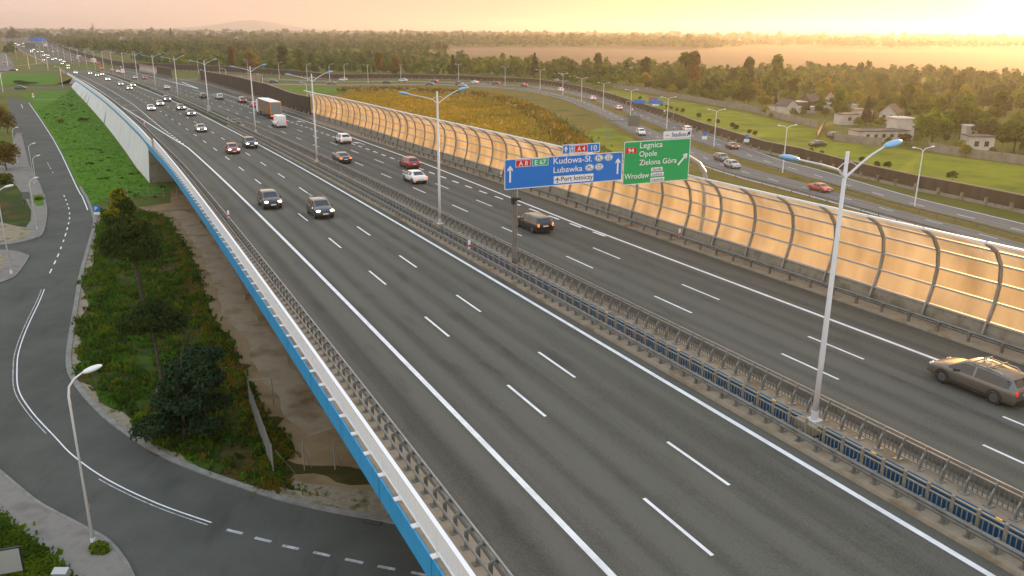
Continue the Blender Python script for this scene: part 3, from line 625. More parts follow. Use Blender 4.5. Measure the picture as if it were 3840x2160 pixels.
def band(path, w0, w1, mat, name, z, jit=.5):
    q = MB(); P = [Vector((p[0], p[1], z)) for p in path]; q.sweep(smooth_path(P, 6), lambda i, L: [(-w0-jit*math.sin(L*1.7)-jit*.7*math.sin(L*.63+1), 0), (w1+jit*math.sin(L*1.1+2)+jit*.8*math.sin(L*.41), 0)]); return struct(q, name, MT[mat], kind='stuff')
band([(p[0]-2.2, p[1]-.6) for p in TR[2:-1]], 1.9, 1.9, 'rust', 'dry_weeds', .009, .7)
band([(p[0]+2.0, p[1]+1.3) for p in TR[1:-4]], 1.2, 1.3, 'track', 'worn_track', -.004, .14)
band([(-5, 41.6), (-10, 42.6), (-14.5, 44.4), (-17, 46)], .5, .8, 'rust', 'dry_weeds', .010, .3)
# street centre line: twin line round the bend, dashes beyond
CL = smooth_path([(-49.0, 82.7), (-45.9, 75.5), (-42.7, 67.6), (-40.3, 62.2), (-38.5, 58.8), (-35.9, 54.5), (-32.9, 50.9), (-29.4, 47.3), (-27.0, 44.9), (-23.7, 42.2), (-19.6, 39.6), (-15.8, 37.7)], 5)
q = MB()
def cut(P, a, b, w, off=0, mt=0, z=.022):
    out = []; L = 0
    for i in range(len(P)-1):
        d = (P[i+1]-P[i]).length
        for t in np.linspace(0, 1, 4)[:-1]:
            if a <= L+d*t <= b: out.append(P[i]+(P[i+1]-P[i])*t)
        L += d
    if len(out) > 1: q.sweep([Vector((p.x, p.y, z)) for p in out], [(off-w/2, 0), (off+w/2, 0)], mt)
cut(CL, 4, 100, .085, -.12); cut(CL, 4, 40, .065, .14, 1); cut(CL, 48, 100, .065, .14, 1)
for p in [((-14.9, 37.25), (-13.95, 36.9)), ((-13.2, 36.55), (-12.25, 36.2)), ((-11.6, 35.9), (-10.7, 35.6)), ((-9.9, 35.35), (-9.0, 35.05)), ((-8.2, 34.8), (-7.25, 34.5)), ((-6.5, 34.25), (-5.6, 34.0)), ((-4.8, 33.8), (-3.9, 33.5))]: q.sweep([Vector((*p[0], .022)), Vector((*p[1], .022))], [(-.1, 0), (.1, 0)], 1)
CL2 = smooth_path([(-176.6, 300.0), (-145.9, 249.4), (-114.7, 198.9), (-92.7, 163.0), (-84.7, 150.2), (-71.1, 128.2), (-63.8, 115.8), (-59.2, 106.5), (-53.3, 93.2), (-49.0, 82.7)], 8)
L_ = 30.0
while L_ < 285: 
    cut(CL2, L_, L_+2.0 if L_ > 200 else L_+1.2, .14); L_ += 3.6 if L_ > 200 else 2.6
cut(CL2, 5, 28, .14); EDG = [p+Vector((-.25, -.15, 0)) for p in REs[:15]]; cut(EDG, 0, 216, .15)
struct(q, 'street_markings', [MT['paint'], MT['paintw']])
# pavements on its left side
def slab(name, pts, mat, h=.12):
    q = MB(); q.prism(pts, -.02, h); return struct(q, name, MT[mat])
g2 = lambda l: [gp(*p)[:2] for p in l]
slab('pavement', g2([(165, 731), (170, 760), (175, 785), (171, 834), (155, 883), (121, 898), (61, 913), (0, 921), (-60, 925), (-60, 640), (0, 600), (40, 560), (60, 500), (80, 500), (110, 620), (150, 690)]), 'pave')
slab('pavement', g2([(-60, 939), (0, 940), (61, 946), (96, 958), (105, 968), (64, 1028), (30, 1050), (0, 1062), (-60, 1070)]), 'pave')
slab('pavement', g2([(-40, 1740), (0, 1772), (127, 1878), (216, 1930), (336, 1993), (406, 2034), (464, 2102), (495, 2160), (520, 2230), (270, 2230), (213, 2102), (135, 2056), (50, 1982), (0, 1944), (-40, 1910)]), 'pave')
q = MB()
for l in ([(165, 731), (170, 760), (175, 785), (171, 834), (155, 883), (121, 898), (61, 913), (0, 921)], [(0, 940), (61, 946), (96, 958), (105, 968), (64, 1028), (30, 1050), (0, 1062)], [(-40, 1740), (0, 1772), (127, 1878), (216, 1930), (336, 1993), (406, 2034), (464, 2102), (495, 2160), (520, 2230)]):
    q.sweep([Vector((*p[:2], 0)) for p in smooth_path([gp(*p) for p in l], 4)], [(-.10, .0), (-.10, .135), (.08, .135), (.08, 0)])
struct(q, 'kerb', MT['kerb'])
slab('grass_patch', g2([(-60, 640), (0, 672), (30, 670), (62, 700), (92, 740), (118, 795), (115, 830), (98, 855), (60, 850), (0, 835), (-60, 830)]), 'strip', .14)
slab('sandy_patch', g2([(-60, 832), (0, 838), (60, 853), (96, 858), (120, 872), (100, 893), (50, 905), (0, 911), (-60, 913)]), 'sand', .13)
slab('grass_patch', g2([(-60, 1898), (0, 1944), (50, 1982), (135, 2056), (213, 2102), (270, 2190), (270, 2300), (-120, 2300)]), 'strip', .14)
slab('sandy_patch', g2([(-60, 955), (10, 960), (20, 985), (0, 1020), (-60, 1030)]), 'sand', .13)
slab('grass_patch', g2([(126, 735), (160, 735), (162, 772), (140, 774), (128, 760)]), 'lawn', .2)
# cross road through the underpass, a slip road and a path farther up
def road(name, pts, w, z=.02, mat='asph2', edge=True, n=6):
    P = [Vector((p[0], p[1], z)) for p in smooth_path(pts, n)]; q = MB(); q.sweep(P, [(-w/2, 0), (w/2, 0)], uv=True); o = struct(q, name, MT[mat])
    if edge:
        q = MB()
        for oo in (-w/2+.35, w/2-.35): q.sweep([p+Vector((0, 0, .012)) for p in P], [(oo-.1, 0), (oo+.1, 0)])
        struct(q, 'road_edge_lines', MT['paint'])
    return P
road('cross_road', [(-420, 342), (-300, 352), (-235, 366), (-200, 384), (-170, 402), (-120, 425)], 12, mat='asph3')
road('slip_road', [(-480, 500), (-380, 512), (-330, 522), (-300, 545), (-280, 560)], 11, mat='asph3')
road('side_road', [gp(-80, 300), gp(0, 262), gp(18, 245), gp(8, 215), gp(-10, 200)], 11, mat='asph2', edge=False)
road('footpath', [gp(-20, 253), gp(60, 247), gp(130, 240), gp(155, 234)], 3.5, mat='sand', edge=False)
road('footpath', [gp(118, 374), gp(170, 374), gp(230, 372)], 2.5, mat='sand', edge=False)

# --- slip roads of the interchange on the right
OUT = smooth_path([gp(u, v) for u, v in [(700, 296), (985, 296), (1150, 303), (1300, 305.5), (1521, 305), (1714, 309.5), (1852, 317.5), (2000, 324), (2125, 346), (2208, 367), (2291, 392), (2374, 421), (2457, 453), (2540, 483), (2614, 516), (2752, 561), (2862, 602), (3002, 640), (3204, 702), (3406, 760), (3607, 809), (3840, 868), (4060, 930)]], 3)
INN = smooth_path([gp(u, v) for u, v in [(990, 316), (1150, 317.5), (1300, 318), (1465, 317), (1640, 317.5), (1780, 322), (1900, 329), (2000, 339), (2080, 354), (2160, 374), (2240, 405), (2320, 442), (2400, 482), (2500, 532), (2600, 575), (2720, 622), (2850, 662), (3000, 700), (3200, 752), (3400, 806), (3607, 860), (3840, 925), (4060, 990)]], 3)
for P, w, nm in ((OUT, 8.6, 'slip_road'), (INN, 9.4, 'slip_road')):
    P = [Vector((p.x, p.y, .02)) for p in P]
    q = MB(); q.sweep(P, [(-w/2, 0), (w/2, 0)], uv=True); struct(q, nm, MT['asph2'])
    q = MB()
    for oo in (-w/2+.5, w/2-.5): q.sweep([p+Vector((0, 0, .012)) for p in P], [(oo-.1, 0), (oo+.1, 0)])
    acc = 0.0
    for a, b in zip(P[:-1], P[1:]):
        d = b-a; L = d.length; d.normalize(); t = -acc
        while t < L:
            if t >= 0: c = a+d*t+Vector((0, 0, .014)); nn = Vector((d.y, -d.x, 0)); q.poly([c-nn*.08, c+nn*.08, c+nn*.08+d*3, c-nn*.08+d*3])
            t += 9
        acc = (acc+L) % 9
    struct(q, 'road_markings', MT['paint'])
med = [((a+b)/2) for a, b in zip(OUT, INN)]
q = MB(); q.sweep([Vector((p.x, p.y, .03)) for p in med[8:]], [(-2.2, 0), (-1.0, .1), (1.0, .1), (2.2, 0)]); struct(q, 'median_grass', MT['slope'], kind='stuff')
def railing_path(P, off, label, first=100, st=4.0):
    root = empty('guard_rail', P[0], 0, label, 'guard rail'); P = [p-P[0] for p in P]
    q = MB(); q.sweep(P, [(off-.05, .5), (off, .62), (off-.05, .75), (off+.06, .62)], closed=True); q.build('rail_beam', MT['galvd'], root)
    q = MB(); proto = None; n = 0
    for a, b in zip(P[:-1], P[1:]):
        d = b-a; k = max(1, int(d.length/st)); nn = Vector((d.y, -d.x, 0)).normalized()
        for i in range(k):
            c = a+d*(i/k)+nn*(off+.1)
            if n < first:
                if proto is None: w = MB(); w.box((0, 0, .35), (.12, .12, .7)); o = proto = w.build('post', MT['galvd'], root)
                else: o = inst(proto, root)
                o.location = c
            else: q.box(c+Vector((0, 0, .35)), (.12, .12, .7))
            n += 1
    if q.v: tag(q.build('post', MT['galvd'], root), kind='stuff')
railing_path([p.copy() for p in INN[18:]][::-1], -5.2, 'dark guard rail along the inner slip road above the reed field')
railing_path([p.copy() for p in OUT[34:]][::-1], -5.4 if False else -4.9, 'guard rail along the grassy strip between the two slip roads')
# slip road leaving the motorway behind the dark wall
road('slip_road', [fr(330, 27.5), fr(360, 28.5), fr(385, 31.5), fr(402, 40), fr(404, 52), fr(396, 66)], 8, mat='asph2', n=8)
# reed field, slopes, lawn beyond the outer wall
inn_edge = [(p.x-3.0, p.y-5.5) for p in INN]
sheet('rough_slope', [fr(s, 33)[:2] for s in range(60, 330, 15)]+[gp(985, 324)[:2], gp(1150, 325)[:2]]+[(p.x-1.5, p.y-4.6) for p in INN[5:]]+[(150, 60), (60, 30)], 'slope', .0)
RF = [(1170, 420), (1200, 388), (1260, 362), (1330, 346), (1450, 343), (1600, 349), (1700, 358), (1800, 364), (1880, 385), (1940, 408), (1990, 440), (2040, 480), (2085, 530), (2120, 580), (2040, 620), (1900, 640), (1600, 640), (1400, 520)]
sheet('reed_field', [gp(*p)[:2] for p in RF], 'reed', .012, 'stuff')
sheet('lawn', [gp(*p)[:2] for p in [(-60, 319), (130, 318), (238, 316), (232, 290), (215, 276), (120, 275), (-60, 281)]], 'lawn', .010, 'stuff')
sheet('lawn', [gp(*p)[:2] for p in [(58, 356), (130, 345), (255, 340), (262, 352), (250, 371), (125, 372)]], 'lawn', .010, 'stuff')
RDG = smooth_path([gp(*p) for p in [(1290, 341), (1450, 338), (1620, 343), (1740, 352), (1850, 367), (1930, 392), (2000, 425), (2060, 468), (2120, 520), (2190, 575), (2290, 640)]], 8)
q = MB(); q.sweep(RDG, lambda i, L: [(-3.2+.5*math.sin(L*.5), -.05), (-1.4, .75+.25*math.sin(L*.31)), (0, 1.15+.35*math.sin(L*.23)+.2*math.sin(L*.7)), (1.6, .7+.2*math.sin(L*.4)), (3.4+.5*math.sin(L*.37), -.05)]); struct(q, 'earth_bank', MT['bank'], smooth=True)
DT = [p+Vector((2.5, 5.5, .012)) for p in RDG]; q = MB(); q.sweep(DT, lambda i, L: [(-3.2+.6*math.sin(L*.3), 0), (2.2+.7*math.sin(L*.41), 0)]); struct(q, 'ditch', MT['strip'], kind='stuff')
sheet('lawn', [gp(*p)[:2] for p in [(1060, 326), (1180, 327), (1420, 330), (1440, 340), (1300, 345), (1180, 350), (1100, 345)]], 'lawn', .010, 'stuff')
sheet('lawn', [gp(*p)[:2] for p in [(2190, 500), (2270, 470), (2330, 500), (2420, 545), (2600, 620), (2500, 640), (2300, 600)]], 'meadow', .008, 'stuff')
sheet('meadow', [gp(*p)[:2] for p in [(2230, 350), (2300, 338), (2400, 352), (2595, 386), (2800, 425), (3066, 486), (3120, 530), (3305, 548), (3550, 585), (3840, 622), (4200, 680), (4200, 860), (3840, 790), (3607, 738), (3406, 698), (3204, 650), (3002, 596), (2862, 566), (2752, 530), (2614, 485), (2540, 455), (2457, 428), (2374, 400), (2291, 372)]], 'meadow', .006, 'stuff')
sheet('ploughed_field', [gp(*p)[:2] for p in [(1640, 176), (1900, 176), (2300, 177), (2550, 178), (2700, 184), (3000, 177), (3300, 181), (3840, 186), (4400, 190), (4400, 300), (3600, 290), (3300, 282), (3000, 282), (2700, 282), (2400, 276), (2000, 268), (1800, 240), (1700, 215)]], 'plough', .05)
sheet('stubble_field', [gp(*p)[:2] for p in [(2690, 172), (2850, 168), (3250, 174), (3600, 174), (3840, 176), (3840, 180), (3300, 178), (2900, 178)]], 'stubble', .08)
sheet('stubble_field', [gp(*p)[:2] for p in [(1230, 196), (1330, 193), (1330, 199), (1240, 201)]], 'stubble', .05)
sheet('stubble_field', [gp(*p)[:2] for p in [(355, 200), (420, 200), (412, 222), (340, 208)]], 'stubble', .05)
# distant hills and a mountain outside the haze box, air paleness put into their colour
q = MB()
def ridge(q, y, x0, x1, base, peaks, n=160, depth=900):
    rows = []
    for i in range(n+1):
        x = x0+(x1-x0)*i/n; h = base
        for px, pw, ph in peaks: h += ph*math.exp(-((x-px)/pw)**2)
        h += 6*math.sin(x*.0011)+4*math.sin(x*.0037+1)
        rows.append([q.vert((x, y-depth, -20)), q.vert((x, y-depth*.3, h*.7)), q.vert((x, y, h)), q.vert((x, y+depth, -20))])
    for a, b in zip(rows[:-1], rows[1:]):
        for j in range(3): q.face((a[j], b[j], b[j+1], a[j+1]))
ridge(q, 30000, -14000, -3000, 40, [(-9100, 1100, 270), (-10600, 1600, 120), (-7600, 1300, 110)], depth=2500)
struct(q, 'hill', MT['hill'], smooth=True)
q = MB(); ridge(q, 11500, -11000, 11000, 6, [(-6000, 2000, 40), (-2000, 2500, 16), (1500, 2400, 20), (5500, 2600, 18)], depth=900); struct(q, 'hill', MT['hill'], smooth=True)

# ------------------------------------------------------------------ sign gantry
SG = 56.0
gt = empty('sign_gantry', fr(SG, 10.45), th(SG), 'grey tubular gantry standing in the median and carrying the big blue and green boards', 'gantry')
GX = 10.45
q = MB(); q.tube([(0, .45, .1), (0, .45, 8.3)], [.22, .17], 12); q.tube([(0, .45, .1), (0, .45, .2)], [.45, .45], 12); q.build('pole', MT['galvd'], gt, smooth=False)
q = MB(); q.tube([(-.2, .6, 7.6), (14, .6, 7.9), (16.2, .6, 7.5), (17.3, .6, 6.9), (18.0, .6, 6.1), (18.4, .6, 5.0), (18.6, .6, 0)], .2, 10); q.tube([(0, .6, 6.6), (15, .6, 6.7)], .16, 8); q.build('beam', MT['grey'], gt)
q = MB(); q.box((0, .2, 5.35), (.55, .35, .2)); q.box((-.25, .3, 5.2), (.2, .3, .5)); q.build('camera_box', MT['trim'], gt)
def board(name, x0, x1, z0, z1, mat, label, cat):
    root = empty(name, fr(SG, GX), th(SG), label, cat)
    def rr(x0, x1, z0, z1, r, y):
        pts = []
        for cx, cz, a0 in ((x1-r, z0+r, -90), (x1-r, z1-r, 0), (x0+r, z1-r, 90), (x0+r, z0+r, 180)):
            for k in range(4): a = R(a0+30*k); pts.append((cx+r*math.cos(a), y, cz+r*math.sin(a)))
        return pts
    q = MB(); q.box(((x0+x1)/2-GX, .22, (z0+z1)/2), (x1-x0-.02, .04, z1-z0-.02)); q.build('backing', MT['signback'], root)
    q = MB(); q.poly(rr(x0-GX, x1-GX, z0, z1, .10, .19)); q.build('border', MT['signw'] if mat != 'signw' else MT['grey'], root)
    q = MB(); q.poly(rr(x0-GX+.06, x1-GX-.06, z0+.06, z1-.06, .07, .185)); q.build('face', MT[mat], root)
    return root
def label_text(root, txt, x, z, h, mat, width=None, y=.170, name='lettering', ital=0.0, bold=.005, align='LEFT'):
    cu = bpy.data.curves.new('lettering', 'FONT'); cu.body = txt; cu.size = h/.72; cu.offset = bold; cu.resolution_u = 3; cu.align_x = align
    to = bpy.data.objects.new('lettering', cu); COL.objects.link(to); bpy.context.view_layer.update()
    me = bpy.data.meshes.new_from_object(to.evaluated_get(bpy.context.evaluated_depsgraph_get())); bpy.data.objects.remove(to)
    o = bpy.data.objects.new(name, me); COL.objects.link(o); me.materials.clear(); me.materials.append(MT[mat]); o.parent = root
    xs_ = [v.co.x for v in me.vertices]; w = max(xs_)-min(xs_); k = (width/w) if width else 1.0
    mn = min(xs_)
    for v in me.vertices: v.co = ((v.co.x-mn)*k if align == 'LEFT' else v.co.x*k, v.co.y, 0)
    o.location = (x-GX, y, z); o.rotation_euler = (R(90), 0, 0); return o
def plate(root, x0, x1, z0, z1, mat, name='plate', y=.180, border='signw'):
    if border: q = MB(); q.poly([(x0-GX, y, z0), (x1-GX, y, z0), (x1-GX, y, z1), (x0-GX, y, z1)]); q.build(name+'_border' if name == 'number_box' else 'plate_border', MT[border], root)
    b = .035; q = MB(); q.poly([(x0-GX+b, y-.004, z0+b), (x1-GX-b, y-.004, z0+b), (x1-GX-b, y-.004, z1-b), (x0-GX+b, y-.004, z1-b)]); return q.build(name, MT[mat], root)
def arrow(root, x0, z0, x1, z1, mat='signw', w=.075, hd=.26, y=.170):
    a = Vector((x0-GX, y, z0)); b = Vector((x1-GX, y, z1)); d = (b-a).normalized(); n = Vector((-d.z, 0, d.x)); q = MB()
    q.poly([a-n*w, a+n*w, b+n*w-d*.12, b-n*w-d*.12])
    for s in (1, -1): e_ = b-d*hd*.95+n*s*hd*.85; q.poly([b+d*.06, b-d*.10-d*.06, e_-d*.14, e_+d*.04])
    return q.build('arrow', MT[mat], root)
def badge(root, x, z, txt):
    q = MB(); q.poly([(x-GX+.40*math.cos(a), .178, z+.27*math.sin(a)) for a in np.linspace(0, 2*math.pi, 25)[:-1]]); q.build('country_badge', MT['signw'], root)
    q = MB(); k = []
    for rr_ in ((.37, .24), (.34, .21)): k.append([q.vert((x-GX+rr_[0]*math.cos(a), .174, z+rr_[1]*math.sin(a))) for a in np.linspace(0, 2*math.pi, 25)[:-1]])
    for i in range(24): q.face((k[0][i], k[0][(i+1) % 24], k[1][(i+1) % 24], k[1][i]))
    q.build('badge_ring', MT['signk'], root); label_text(root, txt, x, z-.125, .25, 'signk', .40, align='CENTER')
b1 = board('direction_sign', 9.43, 19.82, 6.10, 8.37, 'signb', 'large blue direction board reading Kudowa-Sł. and Lubawka over the carriageway', 'road sign')
plate(b1, 10.34, 11.61, 7.73, 8.27, 'signr', 'number_box'); label_text(b1, 'A 8', 10.60, 7.82, .36, 'signw', .76, y=.168)
plate(b1, 11.73, 13.12, 7.72, 8.30, 'signe', 'number_box'); label_text(b1, 'E 67', 11.95, 7.82, .36, 'signw', .95, y=.168)
label_text(b1, 'Kudowa-Sł.', 13.56, 7.77, .50, 'signw', 3.40); label_text(b1, 'Lubawka', 13.57, 7.09, .46, 'signw', 2.56)
for x, z, t in ((17.62, 8.0, 'PL'), (18.50, 8.0, 'CZ'), (16.78, 7.31, 'PL'), (17.65, 7.31, 'CZ')): badge(b1, x, z, t)
plate(b1, 13.58, 17.19, 6.22, 6.86, 'signw', border=None); label_text(b1, 'Port lotniczy', 14.25, 6.42, .36, 'signk', 2.85, y=.166)
q = MB(); X = lambda a, b: (13.92+a-GX, .166, 6.54+b)
q.poly([X(-.03, -.2), X(.03, -.2), X(.035, .17), X(0, .24), X(-.035, .17)]); q.poly([X(-.24, -.06), X(0, .05), X(0, .13), X(-.24, .0)]); q.poly([X(.24, -.06), X(.24, .0), X(0, .13), X(0, .05)]); q.poly([X(-.09, -.2), X(.09, -.2), X(0, -.1)])
q.build('plane_symbol', MT['signk'], b1)
arrow(b1, 9.89, 6.63, 9.89, 7.83); arrow(b1, 19.38, 6.62, 19.38, 7.83)
b2 = board('direction_sign', 14.32, 17.66, 8.45, 9.19, 'signb', 'small blue plate with A4 and 10 on top of the blue board', 'road sign')
arrow(b2, 14.62, 8.6, 14.62, 9.02, w=.045, hd=.15); plate(b2, 14.92, 15.34, 8.52, 9.10, 'signb', 'motorway_symbol')
q = MB()
for a, b, c, d in ((15.02, 8.55, 15.07, 9.07), (15.19, 8.55, 15.24, 9.07)): q.poly([(a-GX-.03*(a < 15.1), .170, b), (a-GX+.05, .170, b), (c-GX-.02+.05*(a < 15.1), .170, d), (c-GX-.06+.05*(a < 15.1), .170, d)])
q.poly([(14.96-GX, .168, 8.84), (15.30-GX, .168, 8.84), (15.30-GX, .168, 8.89), (14.96-GX, .168, 8.89)]); q.build('carriageway_symbol', MT['signw'], b2)
plate(b2, 15.38, 16.56, 8.52, 9.10, 'signr', 'number_box'); label_text(b2, 'A 4', 15.62, 8.64, .36, 'signw', .70, y=.168); label_text(b2, '10', 16.86, 8.63, .40, 'signw', .52)
b3 = board('direction_sign', 19.92, 26.44, 5.66, 9.12, 'signg', 'green direction board reading Legnica, Opole, Zielona Góra and Wrocław', 'road sign')
plate(b3, 20.03, 21.15, 8.13, 8.67, 'signr', 'number_box', border=None); label_text(b3, '94', 20.30, 8.23, .36, 'signw', .56, y=.168)
label_text(b3, 'Legnica', 21.42, 8.54, .47, 'signw', 2.20); label_text(b3, 'Opole', 21.39, 7.87, .45, 'signw', 1.72); label_text(b3, 'Zielona Góra', 21.43, 7.18, .45, 'signw', 3.70); label_text(b3, 'Wrocław', 20.05, 6.14, .45, 'signw', 2.40)
for x0, x1, z0, z1, t in ((22.59, 23.79, 6.57, 6.95, 'Żerniki'), (22.59, 23.93, 6.16, 6.54, 'Leśnica'), (22.57, 24.02, 5.73, 6.12, 'Centrum')): plate(b3, x0, x1, z0, z1, 'signw', border=None); label_text(b3, t, x0+.16, z0+.09, .21, 'signk', (x1-x0)-.32, y=.168, bold=.004)
arrow(b3, 25.28, 6.96, 26.14, 7.84, w=.08, hd=.28)
b4 = board('direction_sign', 23.6, 26.47, 9.12, 9.80, 'signw', 'white Stadion plate on top of the green board', 'road sign')
label_text(b4, 'Stadion', 24.46, 9.30, .34, 'signk', 1.45); arrow(b4, 26.02, 9.30, 26.30, 9.62, 'signk', w=.05, hd=.16)
q = MB(); q.poly([(23.75-GX, .17, 9.38), (24.22-GX, .17, 9.40), (24.20-GX, .17, 9.44), (23.9-GX, .17, 9.43)]); q.poly([(23.78-GX, .17, 9.48), (24.0-GX, .17, 9.55), (24.25-GX, .17, 9.56), (24.0-GX, .17, 9.53)]); q.build('stadium_symbol', MT['signk'], b4)

# ------------------------------------------------------------------ lamp posts
def head(q, c, d, L=1.05, w=.24):
    d = Vector(d).normalized(); s = Vector((d.y, -d.x, 0)).normalized(); n = s.cross(d); M_ = Matrix((d, s, n)).transposed(); q.ell(Vector(c)+d*L*.5, (L*.5, w, .13), 12, 7, 0, M_)
def lamp_double(loc, rz, label, group):
    t = empty('street_lamp', loc, rz, label, 'street lamp', group)
    q = MB(); q.tube([(0, 0, 0), (0, 0, 3.0), (-.02, 0, 12.2)], [.15, .125, .075], 10); q.build('pole', MT['lamp'], t, smooth=True)
    q = MB(); q.box((0, 0, .04), (.55, .55, .07)); q.tube([(0, 0, .05), (0, 0, .5)], .17, 10); q.build('foot', MT['lamp'], t)
    for s, pts, hd in ((-1, [(0, 0, 11.1), (-.45, 0, 11.48), (-1.4, 0, 11.75), (-2.65, 0, 12.02)], (-1, 0, .2)), (1, [(0, 0, 11.1), (.8, 0, 11.65), (1.4, 0, 12.0), (2.05, 0, 12.28)], (1, 0, .22))):
        q = MB(); q.tube(pts, [.055, .05, .045, .04], 8); a = q.build('arm', MT['lamp'], t)
        q = MB(); head(q, pts[-1], hd); q.build('lamp_head', MT['lamph'], a, smooth=True)
    q = MB(); q.tube([(-.5, 0, 11.5), (-.2, 0, 11.72), (.25, 0, 11.76), (.6, 0, 11.6)], .02, 6); q.build('stay', MT['lamp'], t); return t
GRPM = 'double armed lamp posts along the motorway median'
nice = ['double armed lamp post right of the blue and green boards, nearest of the median row', 'double armed lamp post just left of the blue board', 'double armed lamp post between the white van and the black saloon', 'double armed lamp post in front of the lorry where the median railings begin', 'double armed lamp post rising from a pale box in the grassy median', 'double armed lamp post beside the dark off-roader at the grassy median']
LS = [(26.2, 10.68)]+[(float(s), 10.75) for s in (72.7, 119.5, 165)]+[(float(s), 10.1) for s in (217, 272, 328, 388, 443, 500, 548, 600, 652, 704, 756, 808, 862, 918, 975, 1035)]
lp0 = None
for i, (s_, o_) in enumerate(LS):
    lab = nice[i] if i < len(nice) else 'far double armed lamp post of the median row, beyond the slip road nose'
    p = fr(s_, o_, .14)
    if lp0 is None: lp0 = lamp_double(p, th(s_), lab, GRPM)
    else: copy_tree(lp0, p, th(s_), lab)
q = MB(); q.box((0, 0, .75), (.75, .75, 1.4), taper=.85); q.box((0, 0, 1.5), (.8, .8, .12)); o = q.build('lamp_plinth', MT['grey']); o.location = fr(217, 10.1, .1); o.rotation_euler = (0, 0, th(217)); tag(o, 'pale metal box round the foot of a median lamp post', 'plinth')
q = MB(); q.box((0, 0, -.1), (.9, 1.2, .4)); o0 = q.build('lamp_console', MT['walk']); o0.location = fr(26.2, 10.5, .06); o0.rotation_euler = (0, 0, th(26)); tag(o0, 'small concrete ledge under the nearest median lamp post', 'ledge')
for s_ in (72.7, 119.5): o = o0.copy(); COL.objects.link(o); o.location = fr(s_, 10.5, .06); o['label'] = 'small concrete ledge under the median lamp post '+('left of the blue board' if s_ < 80 else 'beside the black saloon')
def lamp_v(loc, rz, label, group, h=8.7, double=True):
    t = empty('street_lamp', loc, rz, label, 'street lamp', group)
    q = MB(); q.tube([(0, 0, 0), (0, 0, h-.9), (0, 0, h-.4)], [.11, .075, .07], 8); q.build('pole', MT['lampw'], t)
    for s in ((-1, 1) if double else (1,)):
        pts = [(0, 0, h-.5), (s*.15, 0, h-.15), (s*.55, 0, h+.08), (s*1.5, 0, h+.25)]
        q = MB(); q.tube(pts, .05, 7); a = q.build('arm', MT['lampw'], t); q = MB(); head(q, pts[-1], (s, 0, .1), .7, .17); q.build('lamp_head', MT['lampw'], a, smooth=True)
    return t
GRPR = 'double armed lamp posts between the slip roads'
RL = [(1381, 312), (1504, 310), (1720, 305.5), (1894, 321), (2025, 337), (2110, 357.5), (2180, 381.5), (2261, 411), (2363, 449.5), (2499, 492), (2676, 562), (2934, 651), (3429, 773)]
rlab = {12: 'slim white double lamp post nearest the right edge between the slip roads', 11: 'slim white double lamp post behind the pale blue lamp head, left of the red coupe', 10: 'slim white double lamp post right of the Stadion plate', 9: 'slim white double lamp post just above the Stadion plate'}
lv0 = None
for i, p in enumerate(RL):
    lab = rlab.get(i, 'slim white double lamp post in the far bend of the slip roads'); a = gp(*p); k = min(i, len(RL)-2); d = Vector(gp(*RL[k+1]))-Vector(gp(*RL[k])); rz = math.atan2(d.y, d.x)+R(90)
    if lv0 is None: lv0 = lamp_v(a, rz, lab, GRPR)
    else: copy_tree(lv0, a, rz, lab)
GRPS = 'single arm lamp posts on the far slip road'
ls0 = None
for p, tv, r_ in (((745, 278), 225, 0), ((825, 278), 218, 200), ((852, 333), 238, 180), ((931, 283), 232, 200), ((990, 366), 255, 180), ((1048, 296), 228, 20), ((1155, 411), 274, 180), ((1153, 306), 244, 20), ((1237, 307), 246, 20), ((1293, 306), 237, 20), ((500, 236), 205, 0), ((640, 262), 212, 0)):
    a = gp(*p)
    if ls0 is None: ls0 = lamp_v(a, R(r_), 'slim single arm lamp post behind the dark noise wall on the far slip road', GRPS, 8.7, False)
    else: copy_tree(ls0, a, R(r_))
GRPL = 'single arm lamp posts left of the embankment'
ll0 = None
for p in ((30, 250), (110, 259), (137, 241), (181, 263), (235, 325), (12, 345)):
    a = gp(*p)
    if ll0 is None: ll0 = lamp_v(a, R(200), 'slim lamp post at the foot of the grassy motorway embankment', GRPL, 8.9, False)
    else: copy_tree(ll0, a, R(200))
# street lamps on the left
def lamp_s(loc, rz, label, h=9.1):
    t = empty('street_lamp', loc, rz, label, 'street lamp', 'white single arm lamps along the street')
    q = MB(); q.tube([(0, 0, 0), (0, 0, h-.8), (.08, 0, h-.3), (.35, 0, h+.05), (.75, 0, h+.28)], [.095, .06, .05, .045, .04], 10); q.build('pole', MT['lampw'], t, smooth=True)
    q = MB(); q.tube([(0, 0, 0), (0, 0, .5)], .12, 10); q.build('foot', MT['lampw'], t)
    q = MB(); head(q, (.70, 0, h+.26), (1, 0, .22), .95, .22); q.build('lamp_head', MT['lampw'], t, smooth=True)
    return t
l0 = lamp_s(gp(353, 2050), R(35), 'white street lamp with curved arm on the pavement at the bottom left'); q = MB(); q.box((.1, 0, 2.3), (.02, .12, .3)); o = q.build('sticker', MT['orange'], l0)
lsd = copy_tree(l0, gp(44, 1030), R(25), 'white street lamp on the pavement island at the left edge')
for p, hd_, lb in (((140, 862), (104, 640), 'thin street lamp post standing on the bare pavement above the island'), ((147, 751), (120, 608), 'thin street lamp rising from the small square grass patch'), ((130, 690), (130, 536), 'thin street lamp farther up the street beyond the grass patch'), ((66, 610), (92, 458), 'thin street lamp half hidden by the bushes at the left edge')):
    copy_tree(l0, gp(*p), R(20), lb, scale=[(vh(p, hd_[1])/9.4)]*3 if False else (.72, .72, .72))
